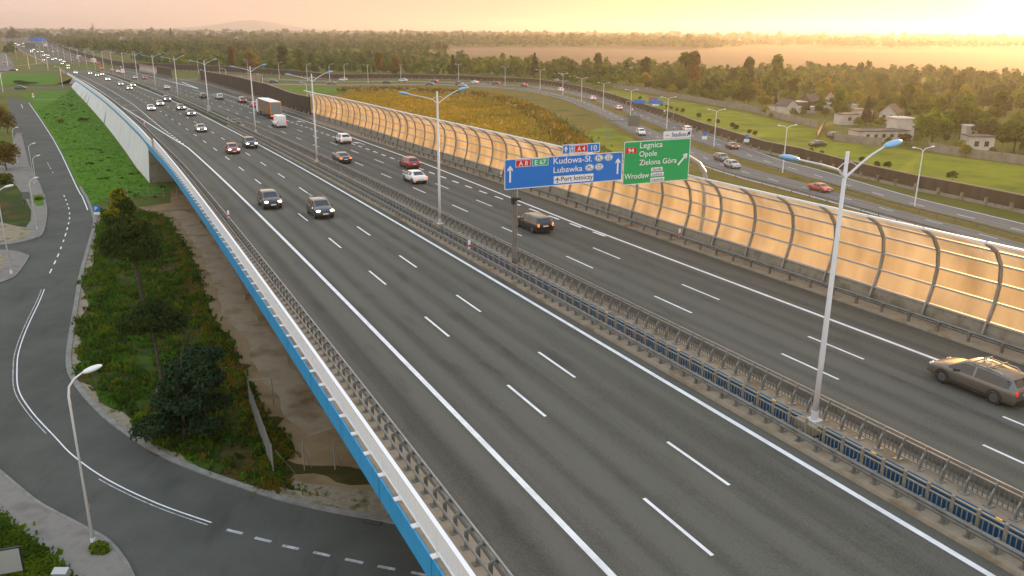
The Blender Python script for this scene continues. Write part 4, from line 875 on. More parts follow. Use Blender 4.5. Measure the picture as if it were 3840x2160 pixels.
# parking sign, notices and marker posts
def post_sign(loc, rz, label, h, mats, shapes, name='road_sign'):
    t = empty(name, loc, rz, label, 'road sign'); q = MB(); q.tube([(0, 0, 0), (0, 0, h)], .035, 6); q.build('post', MT['galv'], t)
    for nm, mt_, kind, z, w, hh in shapes:
        q = MB()
        if kind == 'r': q.box((0, -.05, z), (w, .03, hh))
        else: q.poly([(w/2*math.cos(a), -.06, z+w/2*math.sin(a)) for a in np.linspace(0, 2*math.pi, 17)[:-1]])
        q.build(nm, MT[mt_], t)
    return t
ps_ = post_sign(gp(372, 856), R(14), 'blue parking sign with white plate beside the tall tree', 3.0, None, [('plate', 'signb', 'r', 2.65, .8, .85), ('lower_plate', 'signw', 'r', 2.02, .75, .32)])
GX_ = GX; GX = 0; label_text(ps_, 'P', -.2, 2.42, .5, 'signw', .36, y=-.072); GX = GX_
for i, (p, sh, lb) in enumerate((
    ((2370, 446), [('disc', 'signr', 'c', 2.9, .9, 0), ('inner_disc', 'signw', 'c', 2.9, .6, 0), ('lower_plate', 'signg', 'r', 2.1, .9, .5)], 'round speed sign over a green plate before the lamp post on the slip road'),
    ((2490, 452), [('disc', 'signr', 'c', 2.9, .9, 0), ('inner_disc', 'signw', 'c', 2.9, .6, 0), ('lower_plate', 'signg', 'r', 2.1, .9, .5)], 'round speed sign over a green plate against the dark noise wall'),
    ((2640, 545), [('plate', 'signb', 'r', 2.7, .8, .9), ('lower_plate', 'signw', 'r', 1.8, 1.2, .7)], 'blue and white sign in the strip right of the Stadion plate'),
    ((2797, 557), [('plate', 'signb', 'r', 2.7, .8, .9), ('lower_plate', 'signw', 'r', 1.8, 1.2, .7)], 'blue and white sign against the dark noise wall above the black saloon'),
    ((2303, 380), [('plate', 'signb', 'r', 2.4, 1.0, 1.0)], 'small blue sign before the dark noise wall in the bend'),
    ((2206, 385), [('plate', 'signb', 'r', 1.3, 1.2, .8), ('disc', 'orange', 'c', 2.1, .7, 0)], 'blue keep-side sign beside the white car in the bend'),
    ((126, 372), [('disc', 'red', 'c', 1.9, .9, 0), ('inner_disc', 'signw', 'c', 1.9, .6, 0), ('lower_disc', 'signw', 'c', 1.0, .8, 0)], 'red round signs on a post where the street is closed off'))):
    t = post_sign(gp(*p), R(-25 if p[0] > 1000 else 25), lb, 3.3 if p[0] > 1000 else 2.4, None, sh)
    for ch in t.children:
        if ch.name.startswith('inner_disc'): ch.location.y = -.012
ob = empty('gantry_sign', gp(2420, 455), R(-28), 'small blue gantry boards over the outer slip road', 'road sign')
q = MB(); q.tube([(-6.2, 0, 0), (-6.2, 0, 5.6), (8.5, 0, 5.7), (8.5, 0, 0)], .16, 8); q.build('frame', MT['galv'], ob)
for nm, mt_, x, z, w, h in (('board', 'signb', -2.1, 5.6, 3.4, 1.0), ('board', 'signb', 3.0, 5.7, 4.4, 1.0), ('board', 'signb', 2.2, 6.7, 2.7, .9), ('number_plate', 'signr', 1.7, 6.75, 1.2, .6), ('lower_plate', 'signw', 3.0, 4.95, 2.0, .4)):
    q = MB(); q.box((x, -.25 if nm == 'board' else -.34, z), (w, .06, h)); q.build(nm, MT[mt_], ob)
bk = empty('gantry_sign', gp(2278, 532), R(-30), 'back of a grey signboard on a lattice mast above the reed field', 'road sign')
q = MB(); q.tube([(-.35, 0, 0), (-.35, 0, 6)], .09, 6); q.tube([(.35, 0, 0), (.35, 0, 6)], .09, 6)
for k in range(9): q.tube([(-.35, 0, .4+k*.6), (.35, 0, .9+k*.6)], .04, 5)
q.build('lattice_mast', MT['galv'], bk); q = MB(); q.tube([(0, 0, 5.2), (7.5, 0, 5.2)], .1, 6); q.build('arm', MT['galvd'], bk); q = MB(); q.box((6.5, .1, 5.3), (3.0, .08, 2.4)); q.build('board_back', MT['signback'], bk)
def afar(u, v, y): r = ray(u, v); k = y/r.y; return Vector((r.x*k, y, CAMZ+r.z*k))
for lab, bs, y, post in (('far blue gantry boards above the motorway near the horizon', ((147, 147.5, 11.5, 5.0, 'signb', 'board'), (121, 148.5, 8.5, 2.6, 'signb', 'board')), 1000, 13), ('dull back of a grey gantry board over the oncoming carriageway far away', ((112, 172, 7.6, 4.6, 'signback', 'board_back'),), 720, 12)):
    c0 = afar(bs[0][0], bs[0][1], y); t = empty('gantry_sign', (c0.x, c0.y, c0.z-post), R(32), lab, 'road sign')
    for u, v, w, h, mt_, nm in bs:
        c = Matrix.Rotation(-R(32), 3, 'Z') @ (afar(u, v, y)-t.location); q = MB(); q.box(c, (w, .3, h)); q.build(nm, MT[mt_], t)
    q = MB(); q.tube([(-11, .5, 0), (-11, .5, post), (7, .5, post), (7, .5, 0)], .3, 6); q.build('frame', MT['galv'], t)
# red and white marker posts
mk0 = None
for (s_, o_, h_), lb in zip(((60.5, 8.42, .75), (80.5, -7.2, .9), (180, -7.5, .9), (57, 26.6, .6), (190, 9.9, .3), (92, 26.6, .7)), ('red and white marker post on the median guard rail left of the gantry', 'red and white marker post on the left guard rail beside the black car', 'red and white marker post on the left guard rail near the road joint', 'red tipped marker post on the right guard rail below the green board', 'red and white marker post at the end of the grassy median', 'red and white marker post on the right guard rail by the red hatchback')):
    if mk0 is None:
        mk0 = empty('marker_post', fr(s_, o_, h_), th(s_), lb, 'marker post', 'red and white marker posts on the guard rails'); q = MB(); q.box((0, 0, .35), (.16, .1, .7)); q.build('post', MT['signw'], mk0); q = MB(); q.box((0, 0, .25), (.168, .108, .22), ry=.35); q.build('red_stripe', MT['red'], mk0)
    else: copy_tree(mk0, fr(s_, o_, h_), th(s_), lb)
yl0 = None
for s_ in (21.5, 27, 34, 16.3, 41, 50, 60):
    if yl0 is None: q = MB(); q.box((0, 0, 0), (.05, .22, .04)); yl0 = o = q.build('yellow_reflector', MT['yellow'])
    else: o = yl0.copy(); COL.objects.link(o)
    o.location = fr(s_, 8.9, 1.17); o.rotation_euler = (0, 0, th(s_)); tag(o, 'small yellow reflector on the top rail of the near median railing', 'reflector', 'yellow reflectors on the median railing')

# ------------------------------------------------------------------ vehicles (modelled facing +Y)
def car_spec(kind):
    # stations: y, bottom, belt, roof, half width at belt, half width at roof
    if kind == 'sedan': return 4.6, .90, [(-2.30, .42, .66, .68, .74, .66), (-2.24, .30, .86, .90, .82, .72), (-2.0, .24, .93, .99, .87, .74), (-1.62, .22, .94, 1.03, .89, .70), (-.95, .21, .93, 1.36, .90, .62), (-.78, .21, .93, 1.41, .90, .62), (-.10, .21, .92, 1.45, .90, .63), (.0, .21, .92, 1.45, .90, .63), (.50, .21, .91, 1.41, .90, .62), (.62, .21, .91, 1.38, .90, .62), (1.28, .22, .90, 1.0, .89, .70), (1.5, .22, .89, .95, .88, .76), (2.0, .24, .78, .83, .86, .74), (2.2, .28, .66, .72, .80, .70), (2.30, .36, .50, .54, .70, .62)]
    if kind == 'coupe': return 4.5, .89, [(-2.25, .42, .66, .68, .74, .66), (-2.2, .30, .82, .86, .82, .72), (-1.9, .24, .89, .94, .87, .74), (-1.7, .22, .90, .98, .88, .70), (-.75, .21, .89, 1.26, .89, .60), (-.6, .21, .89, 1.29, .89, .60), (-.15, .21, .88, 1.32, .89, .60), (-.05, .21, .88, 1.32, .89, .60), (.38, .21, .87, 1.28, .89, .60), (.5, .21, .87, 1.24, .89, .60), (1.22, .22, .86, .94, .88, .70), (1.5, .22, .83, .89, .87, .76), (1.95, .24, .72, .76, .84, .74), (2.15, .28, .60, .66, .78, .68), (2.25, .36, .48, .52, .68, .60)]
    if kind == 'hatch': return 4.1, .87, [(-2.05, .42, .70, .74, .74, .66), (-2.0, .30, .88, .95, .82, .70), (-1.88, .24, .95, 1.05, .85, .66), (-1.45, .22, .95, 1.42, .87, .60), (-1.25, .21, .94, 1.47, .87, .61), (-.6, .21, .93, 1.51, .87, .62), (-.25, .21, .93, 1.52, .87, .62), (-.15, .21, .93, 1.52, .87, .62), (.40, .21, .92, 1.49, .87, .62), (.52, .21, .92, 1.45, .87, .62), (1.15, .22, .92, 1.05, .86, .68), (1.35, .22, .91, 1.0, .85, .74), (1.8, .24, .82, .87, .83, .72), (1.97, .28, .68, .74, .78, .68), (2.05, .36, .52, .56, .68, .60)]
    if kind == 'suv': return 4.45, .93, [(-2.22, .48, .80, .84, .80, .70), (-2.18, .36, .98, 1.06, .87, .74), (-2.02, .30, 1.06, 1.18, .90, .70), (-1.62, .28, 1.06, 1.56, .92, .64), (-1.4, .27, 1.05, 1.62, .93, .66), (-.7, .27, 1.04, 1.66, .93, .68), (-.20, .27, 1.03, 1.67, .93, .68), (-.10, .27, 1.03, 1.67, .93, .68), (.45, .27, 1.02, 1.63, .93, .68), (.58, .27, 1.02, 1.58, .93, .68), (1.20, .28, 1.02, 1.15, .91, .74), (1.4, .28, 1.01, 1.10, .90, .80), (1.92, .30, .92, .98, .88, .78), (2.12, .34, .78, .85, .84, .74), (2.22, .44, .60, .64, .74, .66)]
    if kind == 'estate': return 4.75, .90, [(-2.38, .42, .74, .78, .78, .70), (-2.34, .30, .94, 1.0, .85, .72), (-2.25, .24, .98, 1.08, .87, .70), (-2.0, .22, .97, 1.40, .89, .65), (-1.75, .21, .96, 1.47, .90, .66), (-.95, .21, .95, 1.51, .90, .66), (-.25, .21, .94, 1.53, .90, .66), (-.15, .21, .94, 1.53, .90, .66), (.42, .21, .93, 1.49, .90, .65), (.55, .21, .93, 1.45, .90, .65), (1.20, .22, .93, 1.04, .89, .72), (1.5, .22, .92, .99, .88, .77), (2.05, .24, .82, .87, .86, .74), (2.27, .28, .68, .74, .80, .70), (2.38, .36, .50, .54, .70, .62)]
    if kind == 'van': return 5.3, 1.0, [(-2.65, .40, 1.15, 2.28, .93, .82), (-2.62, .34, 1.15, 2.36, .97, .86), (-2.3, .32, 1.15, 2.44, .99, .88), (-1.2, .30, 1.15, 2.48, 1.0, .88), (-.3, .30, 1.14, 2.48, 1.0, .88), (.35, .30, 1.13, 2.46, 1.0, .88), (.45, .30, 1.13, 2.45, 1.0, .87), (.55, .30, 1.13, 2.44, 1.0, .86), (1.0, .30, 1.12, 2.36, .99, .82), (1.15, .30, 1.12, 2.26, .99, .80), (1.85, .30, 1.12, 1.32, .97, .80), (2.05, .30, 1.10, 1.22, .96, .84), (2.4, .32, .98, 1.06, .93, .80), (2.58, .36, .80, .88, .88, .76), (2.65, .44, .60, .66, .80, .70)]
WB = {'sedan': (-1.38, 1.38), 'coupe': (-1.3, 1.3), 'hatch': (-1.25, 1.27), 'suv': (-1.33, 1.36), 'estate': (-1.40, 1.40), 'van': (-1.65, 1.70)}
def car_grid(kind):
    L, w, st = car_spec(kind); rows = []
    for y, zb, zt, zr, wb, wr in st:
        hv = zr-zt
        rows.append([(0, zb), (wb*.90, zb), (wb*.99, zb+.10), (wb*1.02, zb+(zt-zb)*.55), (wb*.985, zt-.05), (wb*.955, zt), (wr+(wb*.95-wr)*.22 if hv > .2 else (wb*.92+wr)/2, zr-max(hv*.16, .02)), (wr*1.0, zr-hv*.03-.005), (wr*.90, zr+.005), (wr*.5, zr+.022), (0, zr+.028)])
    return L, w, st, rows
def tagcell(kind, i, j, st):
    """which panel a cell of the body grid belongs to"""
    roof = [k for k in range(len(st)) if st[k][3]-st[k][2] > .3]; r0, r1 = roof[0], roof[-1]
    if kind == 'van': r0 = 5
    if j >= 8 and i == r1: return 'windscreen'
    if j >= 8 and kind != 'van' and i == r0-1: return 'rear_window'
    if j == 5:
        if kind == 'van': return 'side_window' if i in (8, 9) or i == 7 else 'body'
        if r0 <= i < r1 and abs((st[i][0]+st[i+1][0])/2+.05) > .09 and not (st[i+1][0]-st[i][0] < .11): return 'side_window'
        if i == r1: return 'side_window'
        if i == r0-1 and kind in ('sedan', 'coupe'): return 'body'
    return 'body'
def far_car(kind, lit):
    """one mesh for a car only a few pixels long: slot 0 paint, 1 glass, 2 rubber, 3 lamps, 4 tail lamps"""
    L, w, st, rows = car_grid(kind); q = MB()
    for sgn in (-1, 1):
        vi = [[q.vert((sgn*x, st[i][0], z)) for x, z in r] for i, r in enumerate(rows)]
        for i in range(len(rows)-1):
            for j in range(len(rows[0])-1):
                q.face((vi[i][j], vi[i+1][j], vi[i+1][j+1], vi[i][j+1]), 0 if tagcell(kind, i, j, st) == 'body' else 1)
        for e_ in (0, -1):
            q.face(vi[e_] if e_ else vi[e_][::-1], 0)
        for y in WB[kind]: q.tube([(sgn*(w-.2), y, .32), (sgn*(w+.01), y, .32)], .32, 10, 2)
        h = st[-3][2]-.06; q.ell((sgn*w*.68, L/2-.10, h), (.20, .10, .09), 8, 4, 3); q.box((sgn*w*.70, -L/2+.03, st[1][2]-.08), (.34, .12, .15), 0, 4)
    q.box((0, L/2, .5), (.5, .04, .12), 0, 1)
    return q.build('car', [PAINT['white'], MT['glass'], MT['tyre'], MT['hl_on2'] if lit else MT['hl_off'], MT['tl'] if lit else MT['tl_on']], smooth=False)
def near_car(kind, lit, brake, rails=False, loc=(0, 0, 0)):
    L, w, st, rows = car_grid(kind); root = empty('car' if kind != 'van' else 'van', loc)
    def patch(name, mat, want, sides, off=0.0):
        q = MB()
        for sgn in sides:
            vi = [[q.vert((sgn*x, st[i][0], z)) for x, z in r] for i, r in enumerate(rows)]
            for i in range(len(rows)-1):
                for j in range(len(rows[0])-1):
                    if tagcell(kind, i, j, st) == want: q.face((vi[i][j], vi[i+1][j], vi[i+1][j+1], vi[i][j+1]))
            if want == 'body':
                for e_ in (0, -1): q.face(vi[e_] if e_ else vi[e_][::-1])
        if want == 'body':
            bm = bmesh.new(); o = q.build(name, mat, root, fix=False); bm.from_mesh(o.data); bmesh.ops.remove_doubles(bm, verts=bm.verts, dist=.002); bmesh.ops.recalc_face_normals(bm, faces=bm.faces); bm.to_mesh(o.data); bm.free()
            o.data.polygons.foreach_set('use_smooth', [True]*len(o.data.polygons)); return o
        q.v = [(x*1.0, y, z) for x, y, z in q.v]
        used = sorted({k for f in q.f for k in f}); mp = {k: n for n, k in enumerate(used)}; q.v = [q.v[k] for k in used]; q.f = [tuple(mp[k] for k in f) for f in q.f]
        return q.build(name, mat, root, smooth=False) if q.f else None
    patch('body', PAINT['white'], 'body', (-1, 1))
    patch('windscreen', MT['glass'], 'windscreen', (-1, 1))
    if kind != 'van': patch('rear_window', MT['glass'], 'rear_window', (-1, 1))
    for s in (-1, 1): patch('side_windows', MT['glass'], 'side_window', (s,))
    wr = .33 if kind not in ('suv', 'van') else .36
    for s in (-1, 1):
        for y in WB[kind]:
            q = MB(); q.tube([(s*(w-.25), y, wr), (s*(w-.03), y, wr), (s*(w+.015), y, wr)], [wr, wr, wr*.93], 18); t_ = q.build('wheel', MT['tyre'], root)
            q = MB(); q.tube([(s*(w+.012), y, wr), (s*(w+.022), y, wr)], [wr*.66, wr*.60], 14); q.build('rim', MT['rim'], t_)
        # arches
        for y in WB[kind]:
            q = MB()
            for k in range(9):
                a, b = R(180*k/9), R(180*(k+1)/9); ra, rb = wr+.02, wr+.10
                q.poly([(s*(w+.026), y+ra*math.cos(a), wr+ra*math.sin(a)), (s*(w+.026), y+ra*math.cos(b), wr+ra*math.sin(b)), (s*(w+.022), y+rb*math.cos(b), wr+rb*math.sin(b)), (s*(w+.022), y+rb*math.cos(a), wr+rb*math.sin(a))])
            q.build('wheel_arch', MT['trim'], root)
        q = MB(); q.box((s*(w*1.0+.015), 0, st[7][1]+.10), (.03, L*.46, .13)); q.build('sill_trim', MT['trim'], root)
        q = MB(); hz = st[-3][2]-.07; q.ell((s*w*.72, L/2-.17, hz), (.21, .15, .085), 10, 6); q.build('headlight', MT['hl_on'] if lit else MT['hl_off'], root, smooth=True)
        q = MB(); tz = st[2][2]-.10; hh = .34 if kind in ('suv', 'estate', 'hatch') else (.55 if kind == 'van' else .17); ww = .16 if hh > .3 else .36
        if kind == 'van': q.box((s*.90, -L/2+.02, 1.12), (.13, .09, hh))
        else: q.ell((s*w*(.80 if ww < .3 else .74), -L/2+.08, tz-(.04 if hh > .3 else 0)), (ww*.62, .13, hh*.52), 10, 6)
        q.build('taillight', MT['tl_on'] if brake else MT['tl'], root, smooth=True)
        q = MB(); q.ell((s*(w+.10), .72 if kind != 'van' else 1.35, st[8][2]+(.06 if kind != 'van' else .35)), (.11, .07, .085 if kind != 'van' else .16), 8, 5); q.box((s*(w), .74 if kind != 'van' else 1.35, st[8][2]+.02), (.14, .05, .04)); q.build('mirror', MT['trim'], root, smooth=False)
        if rails: q = MB(); q.tube([(s*.66, -1.5, st[5][3]-.02), (s*.66, -1.3, st[5][3]+.06), (s*.66, .2, st[5][3]+.06), (s*.66, .4, st[8][3]-.02)], .02, 6); q.build('roof_rail', MT['grey'], root)
    q = MB(); q.box((0, L/2-.10, (st[-3][2]+.34)/2+.06), (.86, .14, .20)); q.build('grille', MT['trim'], root)
    q = MB(); q.box((0, L/2-.02, st[-1][1]+.02), (1.36, .10, .17)); q.build('bumper_intake', MT['trim'], root)
    q = MB(); q.box((0, -L/2+.03, st[0][1]-.02), (1.40, .10, .18)); q.build('rear_bumper_trim', MT['trim'], root)
    q = MB(); q.box((0, L/2+.035, st[-1][1]+.13), (.52, .03, .12)); q.build('number_plate', MT['plate'], root)
    q = MB(); pz = st[1][2]-.18 if kind in ('sedan', 'coupe', 'estate', 'suv', 'hatch') else .62; q.box((0, -L/2-.012, pz), (.52, .03, .12)); q.build('number_plate', MT['plate'], root)
    return root
def repaint(root, col):
    for o in [root]+list(root.children):
        if o.type == 'MESH' and o.name.split('.')[0] in ('body', 'car') and o.material_slots: o.material_slots[0].link = 'OBJECT'; o.material_slots[0].material = PAINT[col]
NEARP, FARP = {}, {}
GC = {'L': 'oncoming cars on the left carriageway', 'R': 'cars driving away on the right carriageway', 'S': 'cars on the slip roads', 'X': 'cars on the small roads at the left', 'P': 'parked cars beyond the noise wall'}
def put_car(loc, rz, kind, col, label, grp, near=True, lit=False, brake=False, rails=False, scale=None):
    if near:
        k = (kind, lit, brake, rails)
        if k not in NEARP: NEARP[k] = o = near_car(kind, lit, brake, rails); first = True
        else: o = copy_tree(NEARP[k], loc, rz); first = False
        o.location = loc; o.rotation_euler = (0, 0, rz)
    else:
        k = (kind, lit)
        if k not in FARP: FARP[k] = o = far_car(kind, lit)
        else: o = FARP[k].copy(); COL.objects.link(o)
        o.location = loc; o.rotation_euler = (0, 0, rz)
    tag(o, label, 'van' if kind == 'van' else 'car', GC[grp]); repaint(o, col)
    return o
def onroad(s, o, away, **k): return put_car(fr(s, o, .02), th(s)+(0 if away else math.pi), **k)
HL = dict(sedan=2.3, coupe=2.25, hatch=2.05, suv=2.22, estate=2.38, van=2.65)
# (pixel of the end facing the camera, kind, paint, label, lane offset, rails)
for (u, v), kind, col, o_, rails, lab in (
    ((1016, 790), 'suv', 'black', -1.85, False, 'black oncoming car with lit headlights beside the outer edge line, nearest on its side'),
    ((1214, 828), 'suv', 'darkgrey', 1.75, True, 'dark grey oncoming crossover with roof rails and yellowish lamps, in the middle lane'),
    ((878, 579), 'hatch', 'red', 1.7, False, 'red oncoming hatchback with bright headlights'),
    ((941, 558), 'suv', 'black', 5.45, False, 'black oncoming off-roader in the lane by the median, behind the red hatchback'),
    ((756, 497), 'sedan', 'beige', 1.8, False, 'beige grey oncoming saloon crossing the road joint'),
    ((715.5, 437), 'sedan', 'grey', 4.9, False, 'grey oncoming saloon with lit lamps just beyond the road joint'),
    ((677.6, 414), 'sedan', 'taupe', 5.1, False, 'taupe oncoming saloon behind the grey one by the grassy median'),
    ((629, 381), 'suv', 'darkgrey', 5.9, False, 'dark oncoming off-roader with lamps on beside the grassy median'),
    ((601, 399), 'sedan', 'silver', 2.0, False, 'silver oncoming saloon in the middle lane between white car and dark off-roader'),
    ((568, 417), 'sedan', 'white', -1.8, False, 'white oncoming saloon next to the short dashed line')):
    s, o = deck(u, v); s -= 0; onroad(s+HL[kind], o_, False, kind=kind, col=col, label=lab, grp='L', lit=True, rails=rails)
lane = lambda o: 'outer' if o < 0.4 else ('middle' if o < 3.9 else 'inner')
for i, ((u, v), o_, kind, col, lab) in enumerate((
    ((503, 325), 5.9, 'sedan', 'beige', 'beige oncoming car by the median past the fifth lamp post'), ((488, 337), 2.4, 'sedan', 'silver', 'pale silver oncoming car in front of the beige one'), ((454.5, 321), 2.5, 'hatch', 'silver', 'pale oncoming hatchback alone in the middle lane above the silver car'), ((402.5, 302.7), 1.6, 'sedan', 'white', 'white oncoming car following the pale hatchback at a distance'),
    ((363.7, 286.4), 1.4, 'sedan', 'darkgrey', 'dark oncoming car with lit lamps, lowest of a cluster of three'), ((385, 283), 4.9, 'sedan', 'yellow', 'yellowish oncoming car, right one of a cluster of three'), ((337, 279.4), .6, 'hatch', 'yellow', 'yellow oncoming car with glaring lamps, left one of a cluster of three'), ((274.7, 276.7), -5.4, 'sedan', 'white', 'white car with lit lamps on the merging lane by the parapet'),
    ((256, 258.7), -1.0, 'sedan', 'darkgrey', None), ((256.8, 249), 3.4, 'hatch', 'silver', None), ((234.7, 242), 2.5, 'sedan', 'beige', None), ((243, 234), 6.8, 'sedan', 'darkgrey', None), ((229, 228), 6.8, 'sedan', 'silver', None), ((210, 223), 5.7, 'hatch', 'white', None), ((197.5, 225.6), 2.1, 'sedan', 'silver', None), ((181, 218.7), 1.9, 'sedan', 'grey', None), ((183.6, 210.5), 6.5, 'sedan', 'grey', None), ((172.6, 209), 4.9, 'hatch', 'silver', None), ((164, 210.5), 2.3, 'sedan', 'white', None), ((163, 228.5), -5.5, 'sedan', 'black', None), ((158.8, 196.7), 6.8, 'sedan', 'white', None), ((142, 196.7), 2.8, 'sedan', 'beige', None), ((118.7, 192.6), -1.4, 'sedan', 'grey', None), ((118.7, 196.7), -2.8, 'sedan', 'silver', None), ((127, 188.4), 2.0, 'sedan', 'white', None), ((88, 169), 1.4, 'sedan', 'grey', None), ((83, 163.5), -3.4, 'sedan', 'white', None), ((66, 160.8), -5.6, 'sedan', 'silver', None), ((55, 161), -7.0, 'sedan', 'grey', None), ((41, 158.7), -7.2, 'sedan', 'white', None), ((28, 157), -7.5, 'sedan', 'silver', None))):
    s, o = deck(u, v)
    onroad(s+2.2, o_, False, kind=kind, col=col, label=lab or 'far oncoming car seen as a pair of glowing headlights in the distant queue', grp='L', near=i < 4, lit=True)
for (u, v), kind, col, o_, brk, rails, lab in (
    ((2034, 878), 'estate', 'black', 17.9, True, False, 'black estate car with glowing tail lamps behind the gantry pole'),
    ((1573, 691), 'sedan', 'white', 17.3, True, False, 'white saloon driving away in the middle lane left of the blue board'),
    ((1547.6, 634), 'hatch', 'red', 20.9, False, False, 'red hatchback driving away ahead of the white saloon'),
    ((1297, 615), 'sedan', 'black', 14.0, True, False, 'black saloon driving away in the lane beside the median railing'),
    ((1297, 542), 'suv', 'white', 20.8, True, False, 'white crossover driving away near the dashed exit line'),
    ((1054, 480), 'van', 'white', 17.35, False, False, 'white delivery van behind the lorry'),
    ((957.4, 404), 'hatch', 'bright_red', 23.4, True, False, 'bright red car with glowing brake lamps ahead of the lorry'),
    ((910.5, 387), 'suv', 'grey', 23.7, True, False, 'grey car with red tail lamps beside the dark noise wall'),
    ((825, 374), 'suv', 'silver', 20.7, False, False, 'silver car driving away left of the grey one near the dark noise wall'),
    ((761.4, 369.5), 'hatch', 'black', 17.4, False, False, 'black hatchback driving away in the middle lane beyond the lorry')):
    s, o = deck(u, v); onroad(s+HL[kind], o_, True, kind=kind, col=col, label=lab, grp='R', brake=brk, rails=rails)
for i, ((u, v), o_, kind, col, lab) in enumerate((
    ((630, 335.7), 14.6, 'sedan', 'silver', 'silver car driving away level with the slip road nose'), ((544.6, 298), 17.8, 'hatch', 'darkred', 'dark red car driving away past the slip road nose'), ((509.7, 297), 14.3, 'sedan', 'silver', 'pale car driving away beside the dark red one'), ((461.5, 276), 17.6, 'van', 'white', 'white van with an orange patch driving away far off'), ((443.7, 271.6), 17.7, 'sedan', 'white', 'pale car just ahead of the far white van'), ((422, 267), 17.8, 'sedan', 'darkred', 'red tailed car two ahead of the far white van'),
    ((382.3, 260.8), 16.9, 'sedan', 'darkred', 'dark red car near the far grassy median'), ((375.3, 250), 22.5, 'van', 'grey', 'grey van in the far right lane'), ((339.6, 234.4), 24, 'sedan', 'darkred', 'far car near the dark noise wall'), ((302, 235), 17.7, 'sedan', 'black', 'black car right behind the far pale lorry'), ((270.5, 231), 14, 'hatch', 'red', 'red vehicle in the far inner lane by the lorry'), ((200, 196.6), 16.8, 'sedan', 'white', 'tiny white car far up the right carriageway'), ((218, 196.6), 21.0, 'sedan', 'black', 'tiny black car far up the right carriageway'), ((480, 256), 32.0, 'sedan', 'red', 'red tailed car on the far slip lane'))):
    s, o = deck(u, v); c_ = onroad(s+2.2, o_, True, kind=kind, col=col, label=lab, grp='R', near=i < 3, brake=(i < 3))
# estate car at the right edge, with roof bars
e_ = onroad(25.4, 20.85, True, kind='estate', col='taupe', label='taupe estate car with roof bars leaving at the right edge', grp='R', rails=True)
for y in (-.75, .05): q = MB(); q.box((0, y, 1.62), (1.5, .07, .05)); q.build('roof_bar', MT['galv'], e_)
# lorry
def lorry(loc, rz, label, side, near=True, back='galv'):
    t = empty('lorry', loc, rz, label, 'lorry'); 
    q = MB(); q.box((0, -4.0, 2.45), (2.5, 13.2, 2.75)); q.build('trailer_side', MT[side], t)
    q = MB(); q.box((0, -4.0, 3.85), (2.52, 13.24, .06)); q.build('trailer_roof', MT['signw'], t)
    q = MB(); q.box((0, -10.62, 2.45), (2.2, .05, 2.45)); q.build('rear_door', MT[back], t); q = MB(); q.box((-1.18, -10.61, 2.45), (.14, .06, 2.6)); q.box((1.18, -10.61, 2.45), (.14, .06, 2.6)); q.box((0, -10.61, 3.75), (2.4, .06, .12)); q.build('rear_frame', MT['orange'] if side == 'lorry' else MT['galv'], t)
    q = MB(); q.box((0, -4.0, .95), (2.3, 12.8, .25)); q.box((0, -10.5, .62), (2.4, .15, .18)); q.build('chassis', MT['trim'], t)
    q = MB(); q.box((0, 4.0, 2.0), (2.45, 2.2, 2.8), taper=.93); q.box((0, 3.6, 3.6), (2.1, 1.4, .5), taper=.7); q.build('cab', MT['signw'], t)
    q = MB(); q.box((0, 5.08, 2.35), (2.1, .06, .9)); q.build('windscreen', MT['glass'], t)
    for y in (4.2, 1.0, -6.6, -7.9, -9.2):
        for s in (-1, 1): q = MB(); q.tube([(s*.95, y, .5), (s*1.24, y, .5)], .5, 14); q.build('wheel', MT['tyre'], t)
    for s in (-1, 1): q = MB(); q.box((s*.95, -10.64, .82), (.45, .06, .18)); q.build('taillight', MT['tl_on'], t)
    return t
MT['lorry'] = M('curtain_brown', (.20, .11, .06), .6, col2=[(.11, .085, .06), (.36, .14, .06)], scale=.45)
MT['lorryw'] = M('curtain_pale', (.55, .50, .44), .7); MT['doorg'] = M('lorry_door', (.22, .24, .24), .6)
s, o = deck(1059.5, 446); lorry(fr(s+10.7, 20.7, .02), th(s+10), 'brown sided lorry with grey rear door beside the white van', 'lorry', back='doorg')
s, o = deck(303.6, 228.3); lorry(fr(s+10.7, 21.2, .02), th(s), 'far pale box lorry driving away near the long noise wall', 'lorryw', back='doorg')
s, o = deck(362, 240); lorry(fr(s+10.7, 25.4, .02), th(s), 'far lorry with pale red trailer in the outer lane', 'lorryw', back='signw')
s, o = deck(175, 179); lorry(fr(s+10.7, 18.0, .02), th(s), 'tiny white lorry far up the right carriageway', 'lorryw', back='signw')
